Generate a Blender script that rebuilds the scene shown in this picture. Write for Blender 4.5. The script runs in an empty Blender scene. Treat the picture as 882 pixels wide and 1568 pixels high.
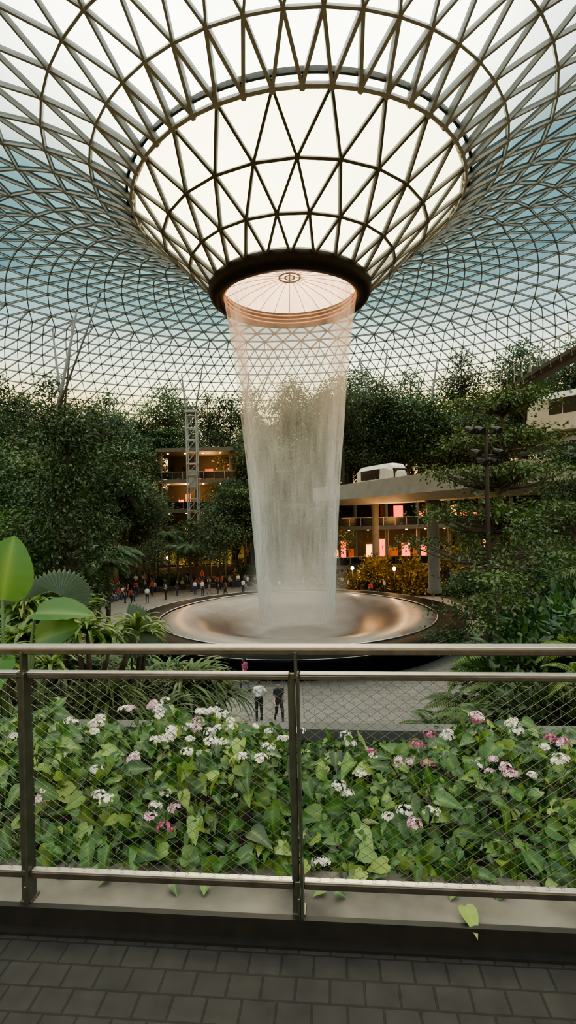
import bpy, math, random
import numpy as np
from mathutils import Vector, Matrix
random.seed(7); RNG=np.random.default_rng(7)
scene=bpy.context.scene
CZ=8.6           # eye height above plaza
AX,AY=0.5,37.5   # vortex axis
PI=math.pi

# ------------------------------------------------------------------ materials
def newmat(name):
    m=bpy.data.materials.new(name); m.use_nodes=True
    nt=m.node_tree; nt.nodes.clear()
    out=nt.nodes.new('ShaderNodeOutputMaterial')
    return m,nt,out
def M(name,col,rough=.6,metal=0,var=.15,scale=6,bump=0,emis=None,estr=0,spec=None):
    m,nt,out=newmat(name)
    b=nt.nodes.new('ShaderNodeBsdfPrincipled')
    tc=nt.nodes.new('ShaderNodeTexCoord'); no=nt.nodes.new('ShaderNodeTexNoise')
    no.inputs['Scale'].default_value=scale; no.inputs['Detail'].default_value=5
    nt.links.new(tc.outputs['Object'],no.inputs['Vector'])
    r=nt.nodes.new('ShaderNodeValToRGB')
    c=np.array(col)
    r.color_ramp.elements[0].position=.3; r.color_ramp.elements[1].position=.7
    r.color_ramp.elements[0].color=(*np.clip(c*(1-var),0,1),1)
    r.color_ramp.elements[1].color=(*np.clip(c*(1+var),0,1),1)
    nt.links.new(no.outputs['Fac'],r.inputs['Fac']); nt.links.new(r.outputs['Color'],b.inputs['Base Color'])
    b.inputs['Roughness'].default_value=rough; b.inputs['Metallic'].default_value=metal
    if spec is not None: b.inputs['Specular IOR Level'].default_value=spec
    if bump:
        bp=nt.nodes.new('ShaderNodeBump'); bp.inputs['Strength'].default_value=bump; bp.inputs['Distance'].default_value=.02
        nt.links.new(no.outputs['Fac'],bp.inputs['Height']); nt.links.new(bp.outputs['Normal'],b.inputs['Normal'])
    if emis:
        b.inputs['Emission Color'].default_value=(*emis,1); b.inputs['Emission Strength'].default_value=estr
    nt.links.new(b.outputs['BSDF'],out.inputs['Surface'])
    return m
def leafmat(name,cols,rough=.45,trans=.3,vein=False,k=1.0,ov=False):
    m,nt,out=newmat(name)
    g=nt.nodes.new('ShaderNodeNewGeometry'); r=nt.nodes.new('ShaderNodeValToRGB')
    n=len(cols)
    while len(r.color_ramp.elements)<n: r.color_ramp.elements.new(.5)
    for i,c in enumerate(cols):
        r.color_ramp.elements[i].position=i/(n-1) ; r.color_ramp.elements[i].color=(c[0]*k,c[1]*k,c[2]*k,1)
    nt.links.new(g.outputs['Random Per Island'],r.inputs['Fac'])
    col=r.outputs['Color']
    if vein:
        at=nt.nodes.new('ShaderNodeAttribute'); at.attribute_name='vein'
        pw=nt.nodes.new('ShaderNodeMath'); pw.operation='POWER'; pw.inputs[1].default_value=5
        nt.links.new(at.outputs['Fac'],pw.inputs[0])
        ml=nt.nodes.new('ShaderNodeMath'); ml.operation='MULTIPLY'; ml.inputs[1].default_value=.4
        nt.links.new(pw.outputs[0],ml.inputs[0])
        mx=nt.nodes.new('ShaderNodeMix'); mx.data_type='RGBA'
        nt.links.new(ml.outputs[0],mx.inputs[0]); nt.links.new(col,mx.inputs[6])
        mx.inputs[7].default_value=(.26,.36,.09,1); col=mx.outputs[2]
    if ov:
        oi=nt.nodes.new('ShaderNodeObjectInfo'); r2=nt.nodes.new('ShaderNodeValToRGB'); nt.links.new(oi.outputs['Random'],r2.inputs['Fac'])
        e=r2.color_ramp.elements; e[0].color=(.45,.5,.5,1); e[1].color=(1,1,.85,1); q=e.new(.35); q.color=(.75,.62,.5,1); q=e.new(.7); q.color=(.62,.72,.75,1)
        sc=nt.nodes.new('ShaderNodeMix'); sc.data_type='RGBA'; sc.blend_type='MULTIPLY'; sc.inputs[0].default_value=1
        vm=nt.nodes.new('ShaderNodeVectorMath'); vm.operation='SCALE'; vm.inputs['Scale'].default_value=1.8
        nt.links.new(col,vm.inputs[0]); nt.links.new(vm.outputs[0],sc.inputs[6]); nt.links.new(r2.outputs[0],sc.inputs[7]); col=sc.outputs[2]
    b=nt.nodes.new('ShaderNodeBsdfPrincipled'); b.inputs['Roughness'].default_value=rough
    t=nt.nodes.new('ShaderNodeBsdfTranslucent'); mix=nt.nodes.new('ShaderNodeMixShader'); mix.inputs[0].default_value=trans
    nt.links.new(col,b.inputs['Base Color']); nt.links.new(col,t.inputs['Color'])
    nt.links.new(b.outputs[0],mix.inputs[1]); nt.links.new(t.outputs[0],mix.inputs[2]); nt.links.new(mix.outputs[0],out.inputs['Surface'])
    return m
def emat(name,col,s):
    return M(name,col,.5,0,.05,4,0,col,s)

# ------------------------------------------------------------------ mesh helpers
def mkmesh(name,verts,faces,mats,midx=None,smooth=False):
    me=bpy.data.meshes.new(name)
    me.from_pydata([tuple(map(float,v)) for v in verts],[],[tuple(map(int,f)) for f in faces])
    for m in mats: me.materials.append(m)
    if midx is not None: me.polygons.foreach_set('material_index',np.asarray(midx,dtype=np.int32))
    if smooth: me.polygons.foreach_set('use_smooth',[True]*len(me.polygons))
    me.update(); return me
def obj(name,me,parent=None,loc=None,rotz=0,scale=1):
    o=bpy.data.objects.new(name,me); scene.collection.objects.link(o)
    if loc is not None: o.location=loc
    o.rotation_euler[2]=rotz
    o.scale=(scale,)*3 if not hasattr(scale,'__len__') else scale
    if parent: o.parent=parent
    return o
def empty(name,loc=(0,0,0),rotz=0):
    o=bpy.data.objects.new(name,None); scene.collection.objects.link(o); o.location=loc; o.rotation_euler[2]=rotz; o.empty_display_size=.3; return o
class MB:
    """mesh builder collecting parts"""
    def __init__(s): s.v=[];s.f=[];s.m=[];s.n=0;s.attr=[]
    def add(s,V,F,mi=0,attr=None):
        V=np.asarray(V,dtype=float); F=[tuple(int(a)+s.n for a in f) for f in F]
        s.v.append(V); s.f+=F; s.m+=[mi]*len(F); s.n+=len(V)
        s.attr.append(np.zeros(len(V)) if attr is None else np.asarray(attr,float))
    def mesh(s,name,mats,smooth=False,attr=False):
        V=np.concatenate(s.v) if s.v else []
        me=mkmesh(name,V,s.f,mats,s.m,smooth)
        if attr:
            a=me.attributes.new('vein','FLOAT','POINT'); a.data.foreach_set('value',np.concatenate(s.attr).astype(np.float32))
        return me
    def box(s,c,size,mi=0,rz=0):
        x,y,z=[k/2 for k in size]
        V=np.array([(a*x,b*y,d*z) for d in(-1,1) for a,b in((-1,-1),(1,-1),(1,1),(-1,1))])
        cr,sr=math.cos(rz),math.sin(rz)
        V=np.stack([V[:,0]*cr-V[:,1]*sr,V[:,0]*sr+V[:,1]*cr,V[:,2]],1)+np.array(c)
        s.add(V,[(3,2,1,0),(4,5,6,7),(0,1,5,4),(1,2,6,5),(2,3,7,6),(3,0,4,7)],mi)
    def tube(s,pts,rad,n=6,mi=0,caps=True):
        pts=np.asarray(pts,float); k=len(pts)
        V=[];prev=None
        for i in range(k):
            t=pts[min(i+1,k-1)]-pts[max(i-1,0)]; t=t/(np.linalg.norm(t)+1e-9)
            ref=np.array([0,0,1.]) if abs(t[2])<.9 else np.array([1.,0,0])
            if prev is not None: ref=prev
            e1=ref-t*np.dot(ref,t); e1/=np.linalg.norm(e1)+1e-9; e2=np.cross(t,e1); prev=e1
            for j in range(n):
                a=2*PI*j/n; V.append(pts[i]+rad[i]*(math.cos(a)*e1+math.sin(a)*e2))
        F=[(i*n+j,i*n+(j+1)%n,(i+1)*n+(j+1)%n,(i+1)*n+j) for i in range(k-1) for j in range(n)]
        if caps: F+=[tuple(range(n))[::-1],tuple((k-1)*n+j for j in range(n))]
        s.add(V,F,mi)
    def lathe(s,prof,n=64,mi=0,c=(0,0,0)):
        V=[];k=len(prof)
        for j in range(n):
            a=2*PI*j/n
            for r,z in prof: V.append((c[0]+r*math.cos(a),c[1]+r*math.sin(a),c[2]+z))
        F=[(j*k+i,((j+1)%n)*k+i,((j+1)%n)*k+i+1,j*k+i+1) for j in range(n) for i in range(k-1)]
        s.add(V,F,mi)
    def struts(s,P,Q,N,w,dep,mi=0):
        P=np.asarray(P,float);Q=np.asarray(Q,float);N=np.asarray(N,float)
        d=Q-P; d/=np.linalg.norm(d,axis=1)[:,None]+1e-9
        sd=np.cross(d,N); sd/=np.linalg.norm(sd,axis=1)[:,None]+1e-9; up=np.cross(sd,d)
        a=sd*w/2;b=up*dep/2
        V=np.stack([P-a-b,P+a-b,P+a+b,P-a+b,Q-a-b,Q+a-b,Q+a+b,Q-a+b],1).reshape(-1,3)
        F=[]
        for i in range(len(P)):
            o=i*8; F+=[(o,o+1,o+5,o+4),(o+1,o+2,o+6,o+5),(o+2,o+3,o+7,o+6),(o+3,o,o+4,o+7)]
        s.add(V,F,mi)
    def leaves(s,C,D,N,L,W,mi=0,droop=.15):
        C=np.asarray(C);n=len(C); D=D/(np.linalg.norm(D,axis=1)[:,None]+1e-9)
        S=np.cross(D,N); S/=np.linalg.norm(S,axis=1)[:,None]+1e-9; U=np.cross(S,D)
        L=np.broadcast_to(L,(n,))[:,None];W=np.broadcast_to(W,(n,))[:,None]
        V=np.stack([C,C+D*L*.45+S*W/2,C+D*L-U*L*droop,C+D*L*.45-S*W/2],1).reshape(-1,3)
        s.add(V,[(4*i,4*i+1,4*i+2,4*i+3) for i in range(n)],mi)
    def hearts(s,C,D,N,L,W,mi=0):
        C=np.asarray(C);n=len(C); D=D/(np.linalg.norm(D,axis=1)[:,None]+1e-9)
        S=np.cross(D,N); S/=np.linalg.norm(S,axis=1)[:,None]+1e-9; U=np.cross(S,D)
        T=[(0,0),(0,.22),(0,.45),(0,.75),(0,1.1),(-.2,-.12),(-.42,-.02),(-.5,.2),(-.43,.48),(-.22,.8),(.2,-.12),(.42,-.02),(.5,.2),(.43,.48),(.22,.8)]
        L=np.broadcast_to(L,(n,))[:,None];W=np.broadcast_to(W,(n,))[:,None]
        cu=RNG.uniform(.05,.45,(n,1)); fo=RNG.uniform(.05,.5,(n,1))
        vs=[]
        for u,v in T: vs.append(C+S*W*u+D*L*v+U*(abs(u)*fo*W-v*v*cu*L))
        V=np.stack(vs,1).reshape(-1,3)
        F=[]
        for i in range(n):
            o=15*i
            for b in(5,10):
                q=[(0,b,b+1),(0,b+1,b+2,1),(1,b+2,b+3,2),(2,b+3,b+4,3),(3,b+4,4)]
                for f in q: F.append(tuple(o+a for a in (f if b==5 else f[::-1])))
        s.add(V,F,mi,np.tile([1]*5+[0]*10,n))
def rv(n): 
    a=RNG.normal(size=(n,3)); return a/np.linalg.norm(a,axis=1)[:,None]

# ------------------------------------------------------------------ palette
m_strut=M('roof_steel_paint',(.30,.30,.28),.5,.0,.12,3)
m_strut_d=M('roof_steel_dark',(.085,.08,.07),.5,.0,.12,3)
m_ring=M('dark_bronze',(.018,.016,.014),.5,.2,.2,3,0,None,0,.2)
m_bark=M('bark',(.06,.046,.034),.9,0,.35,12,.5)
m_soil=M('soil_ground_cover',(.016,.026,.011),.95,0,.5,2,.6)
m_conc=M('pale_concrete',(.25,.25,.235),.75,0,.12,1.5,.1)
m_conc_d=M('dark_concrete',(.06,.06,.056),.8,0,.2,1.5,.1)
m_buff=M('buff_fascia',(.12,.108,.09),.8,0,.15,1.5,.1)
m_steel=M('brushed_steel',(.40,.38,.35),.38,.9,.1,30)
m_post=M('bronze_post_metal',(.085,.088,.072),.35,.7,.2,20)
m_black=M('black_polished_stone',(.006,.007,.007),.55,0,.3,3,0,None,0,.03)
m_dark=M('dark_interior',(.015,.014,.012),.7,0,.3,1)
m_white=M('white_paint',(.5,.5,.48),.35,0,.05,3)
m_win=M('dark_window_glass',(.015,.018,.02),.2,0,.1,3,0,None,0,.25)
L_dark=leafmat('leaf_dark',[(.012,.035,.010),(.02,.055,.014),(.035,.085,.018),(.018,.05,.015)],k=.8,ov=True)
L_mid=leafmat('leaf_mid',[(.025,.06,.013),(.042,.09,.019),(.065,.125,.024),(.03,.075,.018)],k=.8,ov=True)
L_haze=leafmat('leaf_haze_tinted',[(.042,.072,.040),(.058,.094,.05),(.078,.12,.06),(.05,.082,.046)],.6,k=1.0,ov=True)  # distance haze put into the leaf colour as a paler green
L_gold_lit=leafmat('leaf_gold_lit',[(.10,.08,.02),(.16,.12,.025),(.24,.16,.03),(.07,.08,.02)])  # golden light on the bushes put into the leaf colour
L_lime=leafmat('leaf_lime',[(.06,.13,.018),(.10,.19,.025),(.17,.24,.035),(.05,.11,.018)],.35,.4,k=.8)
L_hedge=leafmat('leaf_planter',[(.010,.034,.008),(.022,.075,.014),(.05,.14,.02),(.014,.05,.010),(.03,.09,.015),(.13,.22,.035),(.02,.065,.014),(.035,.11,.018),(.22,.30,.06)],.34,.3,True)

# ------------------------------------------------------------------ glass roof
root=empty('glass_dome_roof',(AX,AY,0))
prof=np.array([(5.55,15.8),(7.2,17.36),(9.2,19.2),(11.4,21.3),(14.2,22.9),(17,24.1),(20,25.1),(24,26.1),(28,26.7),(33,26.9),(38,26.5),(43,25.7),(48,24.4),(53,22.6),(58,20.2),(62,17.8),(66,14.8),(70,11),(73,7),(75.5,2.5),(77,-3),(77.5,-8.6)])
tt=np.linspace(3,len(prof)-1,1500)
def cr(P,x):
    i=int(min(max(math.floor(x),0),len(P)-2)); f=x-i
    p0=P[max(i-1,0)];p1=P[i];p2=P[i+1];p3=P[min(i+2,len(P)-1)]
    return .5*((2*p1)+(-p0+p2)*f+(2*p0-5*p1+4*p2-p3)*f*f+(-p0+3*p1-3*p2+p3)*f**3)
dense=np.array([cr(prof,x) for x in tt]); 
seg=np.concatenate([[0],np.cumsum(np.linalg.norm(np.diff(dense,axis=0),axis=1))])
rings=[(5.55,15.8,24,0),(7.2,17.36,24,.5),(9.2,19.2,24,0),(11.4,21.3,24,.5)]
outer=[(11.4,21.3,48,0)]
s=0;N=48;off=0
while True:
    step=2.95 if N==48 else 2.4
    s+=step
    if s>=seg[-1]: break
    r=np.interp(s,seg,dense[:,0]);h=np.interp(s,seg,dense[:,1])
    if N==48 and r>24: N=96;off=0
    elif N==96 and r>43: N=192;off=0
    else: off=.5-off
    outer.append((r,h,N,off))
def rnodes(r,h,N,off):
    a=(np.arange(N)+off)*2*PI/N-PI/2
    k=min(max((r-5.55)/6,0),1)
    x=r*np.cos(a)+.7*k; y=r*np.sin(a)
    kk=k*min(1,max(0,(60-r)/40))
    return np.stack([x,y,CZ+h+.035*x*kk],1)
def links(a,b):
    Na,oa=a[2],a[3];Nb=b[2]; E=[];T=[]
    for i in range(Na):
        j=(i+1)%Na
        if Nb==Na:
            if oa==0: E+=[(i,(i-1)%Nb),(i,i)]; T+=[('a',i,('b',i),('b',(i-1)%Nb)),('a',i,('a',j),('b',i))]
            else: E+=[(i,i),(i,j)]; T+=[('a',i,('b',j),('b',i)),('a',i,('a',j),('b',j))]
        else:
            c=2*i if oa==0 else 2*i+1
            E+=[(i,(c-1)%Nb),(i,c%Nb),(i,(c+1)%Nb)]
            T+=[('a',i,('b',c%Nb),('b',(c-1)%Nb)),('a',i,('b',(c+1)%Nb),('b',c%Nb)),('a',i,('a',j),('b',(c+1)%Nb))]
    return E,T
def build_shell(R,glassmat,strutmat,nm,wfun):
    st=MB();gl=MB()
    NN=[rnodes(*q) for q in R]
    for k in range(len(R)):
        Pn=NN[k]; w,dp=wfun(R[k],k)
        k0=max(k-1,0);k1=min(k+1,len(R)-1)
        dr=R[k1][0]-R[k0][0];dh=R[k1][1]-R[k0][1]; l=math.hypot(dr,dh)
        rad=Pn[:,:2]/np.linalg.norm(Pn[:,:2],axis=1)[:,None]
        Nn=np.concatenate([-rad*dh/l,np.full((len(Pn),1),dr/l)],1)
        st.struts(Pn,np.roll(Pn,-1,0),Nn,w,dp)
        if R[k][2]<=96:
            for p,nn in zip(Pn,Nn): st.tube([p-nn*(dp*.62),p+nn*dp*.3],np.array([w*1.1]*2),7)
        if k<len(R)-1:
            E,T=links(R[k],R[k+1]); E=np.array(E)
            st.struts(Pn[E[:,0]],NN[k+1][E[:,1]],Nn[E[:,0]],w,dp)
            na=len(Pn); F=[]
            for q in T:
                f=[q[1]]
                for side,ix in q[2:]: f.append(ix if side=='a' else ix+na)
                F.append(tuple(f))
            gl.add(np.concatenate([Pn,NN[k+1]]),F)
    obj(nm+'_struts',st.mesh(nm+'_struts',[strutmat]),root)
    obj(nm+'_glass_panes',gl.mesh(nm+'_glass',[glassmat]),root)
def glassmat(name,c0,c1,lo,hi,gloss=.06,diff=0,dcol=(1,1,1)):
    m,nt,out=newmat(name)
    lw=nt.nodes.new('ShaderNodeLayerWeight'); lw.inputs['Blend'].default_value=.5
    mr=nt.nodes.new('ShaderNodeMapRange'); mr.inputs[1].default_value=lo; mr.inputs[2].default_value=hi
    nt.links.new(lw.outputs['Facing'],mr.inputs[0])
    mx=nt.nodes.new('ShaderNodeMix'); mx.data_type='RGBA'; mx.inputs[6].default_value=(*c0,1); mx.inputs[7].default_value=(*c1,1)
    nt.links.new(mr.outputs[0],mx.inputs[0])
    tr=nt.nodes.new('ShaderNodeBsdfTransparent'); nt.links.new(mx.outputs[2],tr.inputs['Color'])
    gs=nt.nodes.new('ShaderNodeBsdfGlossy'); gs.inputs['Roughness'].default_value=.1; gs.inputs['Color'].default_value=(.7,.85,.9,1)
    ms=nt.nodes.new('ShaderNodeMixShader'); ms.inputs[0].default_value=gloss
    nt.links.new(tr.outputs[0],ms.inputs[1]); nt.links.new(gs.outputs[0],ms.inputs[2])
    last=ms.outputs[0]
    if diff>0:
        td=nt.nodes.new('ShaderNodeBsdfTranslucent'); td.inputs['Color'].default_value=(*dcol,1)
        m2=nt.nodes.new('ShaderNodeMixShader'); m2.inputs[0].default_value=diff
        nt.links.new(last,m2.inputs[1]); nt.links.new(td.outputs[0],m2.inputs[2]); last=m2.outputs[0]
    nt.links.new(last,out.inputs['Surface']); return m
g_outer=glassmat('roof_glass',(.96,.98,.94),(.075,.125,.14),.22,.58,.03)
g_fun=glassmat('fritted_cream_glass',(.92,.88,.64),(.85,.78,.5),.3,.85,.02,.2,(1,.95,.74))
build_shell(rings,g_fun,m_strut_d,'funnel',lambda q,k:(.15,.28))
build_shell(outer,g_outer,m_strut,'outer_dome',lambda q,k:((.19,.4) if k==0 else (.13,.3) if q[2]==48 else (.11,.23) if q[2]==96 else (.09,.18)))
mb=MB(); P=rnodes(11.75,21.75,96,0); mb.struts(P,np.roll(P,-1,0),np.tile([0,0,1.],(96,1)),.16,.3)
obj('rim_double_beam',mb.mesh('rim_double_beam',[m_strut_d]),root)
m_col=M('roof_column_paint',(.15,.15,.14),.6)
for (x,y,x2,y2,zb) in [(-30,62,-26,66,8),(-26,64,-31,70,8),(-14,82,-17,86,8),(16,78,12,84,8),(19,78,24,82,8),(32,52,36,58,8),(-38,50,-36,56,8),(-9,84,-6,88,8)]:
    r=math.hypot(x2-AX,y2-AY); s_=np.interp(r,dense[:,0],dense[:,1])
    mb=MB(); mb.tube([(x,y,zb),((x+x2)/2,(y+y2)/2,(zb+CZ+s_)/2),(x2,y2,CZ+s_)],np.array([.2,.22,.12]),10)
    mb.tube([((x+x2)/2,(y+y2)/2,(zb+CZ+s_)/2),(x2+4,y2-3,CZ+s_+.5)],np.array([.14,.1]),8)
    mb.tube([(x,y,zb-.3),(x,y,zb+.2)],np.array([.5,.4]),10)
    obj('roof_support_column',mb.mesh('roof_support_column',[m_col],True))

# ------------------------------------------------------------------ oculus
oc=empty('oculus_ring',(AX,AY,CZ))
mb=MB()
mb.lathe([(5.5,16.25),(5.75,16.0),(5.8,15.6),(5.62,15.2),(5.3,15.0),(4.95,15.0),(4.78,15.2),(4.78,15.9),(4.9,16.3)],96)
obj('ring_beam',mb.mesh('ring_beam',[m_ring],True),oc)
def membrane():
    m,nt,out=newmat('pink_membrane')
    tc=nt.nodes.new('ShaderNodeTexCoord'); no=nt.nodes.new('ShaderNodeTexNoise'); no.inputs['Scale'].default_value=1.2
    nt.links.new(tc.outputs['Object'],no.inputs['Vector'])
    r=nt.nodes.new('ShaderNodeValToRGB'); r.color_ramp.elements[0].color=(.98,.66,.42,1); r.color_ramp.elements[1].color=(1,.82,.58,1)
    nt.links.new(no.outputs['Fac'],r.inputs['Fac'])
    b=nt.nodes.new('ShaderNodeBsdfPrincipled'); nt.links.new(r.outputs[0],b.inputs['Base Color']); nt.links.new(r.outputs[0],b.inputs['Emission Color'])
    b.inputs['Emission Strength'].default_value=2.2; nt.links.new(b.outputs[0],out.inputs['Surface']); return m  # emission put in for the light that falls on the membrane
mb=MB(); mb.lathe([(4.9,16.1),(3.5,16.55),(2,16.8),(.75,16.9),(.0,16.9)],64); obj('glow_painted_membrane',mb.mesh('membrane',[membrane()],True),oc)
mb=MB()
for j in range(24):
    a=2*PI*j/24; c_,s_=math.cos(a),math.sin(a)
    mb.tube([(4.8*c_,4.8*s_,16.05),(3.5*c_,3.5*s_,16.48),(2*c_,2*s_,16.73),(.75*c_,.75*s_,16.83)],np.array([.025]*4),5)
for R_,z_,q in((.75,16.8,.06),(.35,16.8,.05)):
    mb.tube([(R_*math.cos(a),R_*math.sin(a),z_) for a in np.linspace(0,2*PI,33)],np.array([q]*33),6,1)
for j in range(4):
    a=PI/2*j; mb.tube([(0,0,16.8),(.75*math.cos(a),.75*math.sin(a),16.8)],np.array([.04]*2),5,1)
obj('membrane_ribs',mb.mesh('ribs',[M('rib_tan',(.5,.34,.22),.6),m_ring],True),oc)
m_cop=M('copper_pipe_glow',(.5,.22,.08),.35,.6,.2,5,0,(1,.38,.1),.3)  # copper given an orange glow of its own; the pipes are no lamps
mb=MB()
for R_,z_ in((4.72,15.25),(4.72,15.55),(4.74,15.85)):
    mb.tube([(R_*math.cos(a),R_*math.sin(a),z_) for a in np.linspace(0,2*PI,65)],np.array([.06]*65),6)
obj('spray_pipes',mb.mesh('pipes',[m_cop],True),oc)

# ------------------------------------------------------------------ waterfall
def watermat(name,seed,lo,hi,colr=(.68,.70,.69)):
    m,nt,out=newmat(name); L=nt.links.new
    tc=nt.nodes.new('ShaderNodeTexCoord'); mp=nt.nodes.new('ShaderNodeMapping'); mp.inputs['Scale'].default_value=(5,5,.06); mp.inputs['Location'].default_value=(seed,seed*2,seed)
    L(tc.outputs['Object'],mp.inputs['Vector'])
    n1=nt.nodes.new('ShaderNodeTexNoise'); n1.inputs['Scale'].default_value=1; n1.inputs['Detail'].default_value=6; n1.inputs['Roughness'].default_value=.6; L(mp.outputs[0],n1.inputs['Vector'])
    mp2=nt.nodes.new('ShaderNodeMapping'); mp2.inputs['Scale'].default_value=(.6,.6,.13); mp2.inputs['Location'].default_value=(seed*3,1,seed); L(tc.outputs['Object'],mp2.inputs['Vector'])
    n2=nt.nodes.new('ShaderNodeTexNoise'); n2.inputs['Scale'].default_value=1.6; n2.inputs['Detail'].default_value=5; L(mp2.outputs[0],n2.inputs['Vector'])
    sx=nt.nodes.new('ShaderNodeSeparateXYZ'); L(tc.outputs['Object'],sx.inputs[0])
    mr=nt.nodes.new('ShaderNodeMapRange'); mr.inputs[1].default_value=15; mr.inputs[2].default_value=-7; mr.inputs[3].default_value=lo; mr.inputs[4].default_value=hi; L(sx.outputs['Z'],mr.inputs[0])
    st=nt.nodes.new('ShaderNodeMapRange'); st.inputs[1].default_value=.36; st.inputs[2].default_value=.66; st.inputs[3].default_value=.3; st.inputs[4].default_value=1; L(n1.outputs['Fac'],st.inputs[0])
    cl=nt.nodes.new('ShaderNodeMapRange'); cl.inputs[1].default_value=.36; cl.inputs[2].default_value=.64; cl.inputs[3].default_value=.3; cl.inputs[4].default_value=1.25; L(n2.outputs['Fac'],cl.inputs[0])
    lw=nt.nodes.new('ShaderNodeLayerWeight'); lw.inputs['Blend'].default_value=.5
    fr=nt.nodes.new('ShaderNodeFloatCurve'); cvm=fr.mapping.curves[0]
    pts=[(0,.3),(.2,.36),(.5,.72),(.72,1.0),(.88,.8),(1,.05)]
    cvm.points[0].location=pts[0]; cvm.points[1].location=pts[-1]
    for p in pts[1:-1]: cvm.points.new(*p)
    fr.mapping.update(); L(lw.outputs['Facing'],fr.inputs['Value'])
    f2=nt.nodes.new('ShaderNodeMath'); f2.operation='MULTIPLY'; f2.inputs[1].default_value=1.5; L(fr.outputs[0],f2.inputs[0])
    def mul(a,b):
        q=nt.nodes.new('ShaderNodeMath'); q.operation='MULTIPLY'; L(a,q.inputs[0]); L(b,q.inputs[1]); q.use_clamp=True; return q.outputs[0]
    al=mul(mul(mr.outputs[0],st.outputs[0]),cl.outputs[0])
    al=mul(al,f2.outputs[0])
    cr_=nt.nodes.new('ShaderNodeValToRGB'); cr_.color_ramp.elements[0].color=(*colr,1); cr_.color_ramp.elements[1].color=(.78,.66,.57,1)  # pink lamp light put into the water colour towards the top
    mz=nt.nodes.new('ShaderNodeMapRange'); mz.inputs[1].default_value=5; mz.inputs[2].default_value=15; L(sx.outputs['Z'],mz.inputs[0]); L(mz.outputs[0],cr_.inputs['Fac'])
    d=nt.nodes.new('ShaderNodeBsdfDiffuse'); tl=nt.nodes.new('ShaderNodeBsdfTranslucent'); L(cr_.outputs[0],d.inputs['Color']); L(cr_.outputs[0],tl.inputs['Color'])
    mm=nt.nodes.new('ShaderNodeMixShader'); mm.inputs[0].default_value=.5; L(d.outputs[0],mm.inputs[1]); L(tl.outputs[0],mm.inputs[2])
    tr=nt.nodes.new('ShaderNodeBsdfTransparent'); ms=nt.nodes.new('ShaderNodeMixShader'); L(al,ms.inputs[0]); L(tr.outputs[0],ms.inputs[1]); L(mm.outputs[0],ms.inputs[2])
    L(ms.outputs[0],out.inputs['Surface']); return m
wf=empty('indoor_waterfall',(AX,AY,CZ))
wp=np.array([(4.74,15.3),(4.48,13.5),(4.2,11.5),(3.88,8.6),(3.68,6.3),(3.4,3.5),(3.15,0),(2.95,-3),(2.82,-5.5),(2.72,-7.6)])
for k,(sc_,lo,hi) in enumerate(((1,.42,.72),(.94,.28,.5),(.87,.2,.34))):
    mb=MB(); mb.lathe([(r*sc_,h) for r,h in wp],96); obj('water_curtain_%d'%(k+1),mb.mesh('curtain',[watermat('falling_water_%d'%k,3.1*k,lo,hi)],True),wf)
def mistmat():
    m,nt,out=newmat('mist'); L=nt.links.new
    tc=nt.nodes.new('ShaderNodeTexCoord'); no=nt.nodes.new('ShaderNodeTexNoise'); no.inputs['Scale'].default_value=.6; no.inputs['Detail'].default_value=4; L(tc.outputs['Object'],no.inputs['Vector'])
    sx=nt.nodes.new('ShaderNodeSeparateXYZ'); L(tc.outputs['Object'],sx.inputs[0])
    mr=nt.nodes.new('ShaderNodeMapRange'); mr.interpolation_type='SMOOTHSTEP'; mr.inputs[1].default_value=-1.5; mr.inputs[2].default_value=-7.4; mr.inputs[3].default_value=0; mr.inputs[4].default_value=.36; L(sx.outputs['Z'],mr.inputs[0])
    lw=nt.nodes.new('ShaderNodeLayerWeight'); lw.inputs['Blend'].default_value=.5
    iv=nt.nodes.new('ShaderNodeMath'); iv.operation='SUBTRACT'; iv.inputs[0].default_value=1; L(lw.outputs['Facing'],iv.inputs[1])
    a=nt.nodes.new('ShaderNodeMath'); a.operation='MULTIPLY'; L(mr.outputs[0],a.inputs[0]); L(no.outputs['Fac'],a.inputs[1])
    b=nt.nodes.new('ShaderNodeMath'); b.operation='MULTIPLY'; L(a.outputs[0],b.inputs[0]); L(iv.outputs[0],b.inputs[1])
    d=nt.nodes.new('ShaderNodeBsdfTranslucent'); d.inputs['Color'].default_value=(.7,.7,.68,1)
    tr=nt.nodes.new('ShaderNodeBsdfTransparent'); ms=nt.nodes.new('ShaderNodeMixShader'); L(b.outputs[0],ms.inputs[0]); L(tr.outputs[0],ms.inputs[1]); L(d.outputs[0],ms.inputs[2]); L(ms.outputs[0],out.inputs['Surface']); return m
mm_=mistmat()
for k,(ra,rb) in enumerate(((3.1,3.5),(3.4,4.4))):
    mb=MB(); mb.lathe([(ra,-1.5),(ra+.1,-3.5),((ra+rb)/2,-5.8),(rb,-7.3)],48); obj('spray_mist_%d'%(k+1),mb.mesh('mist',[mm_],True),wf)

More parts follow.
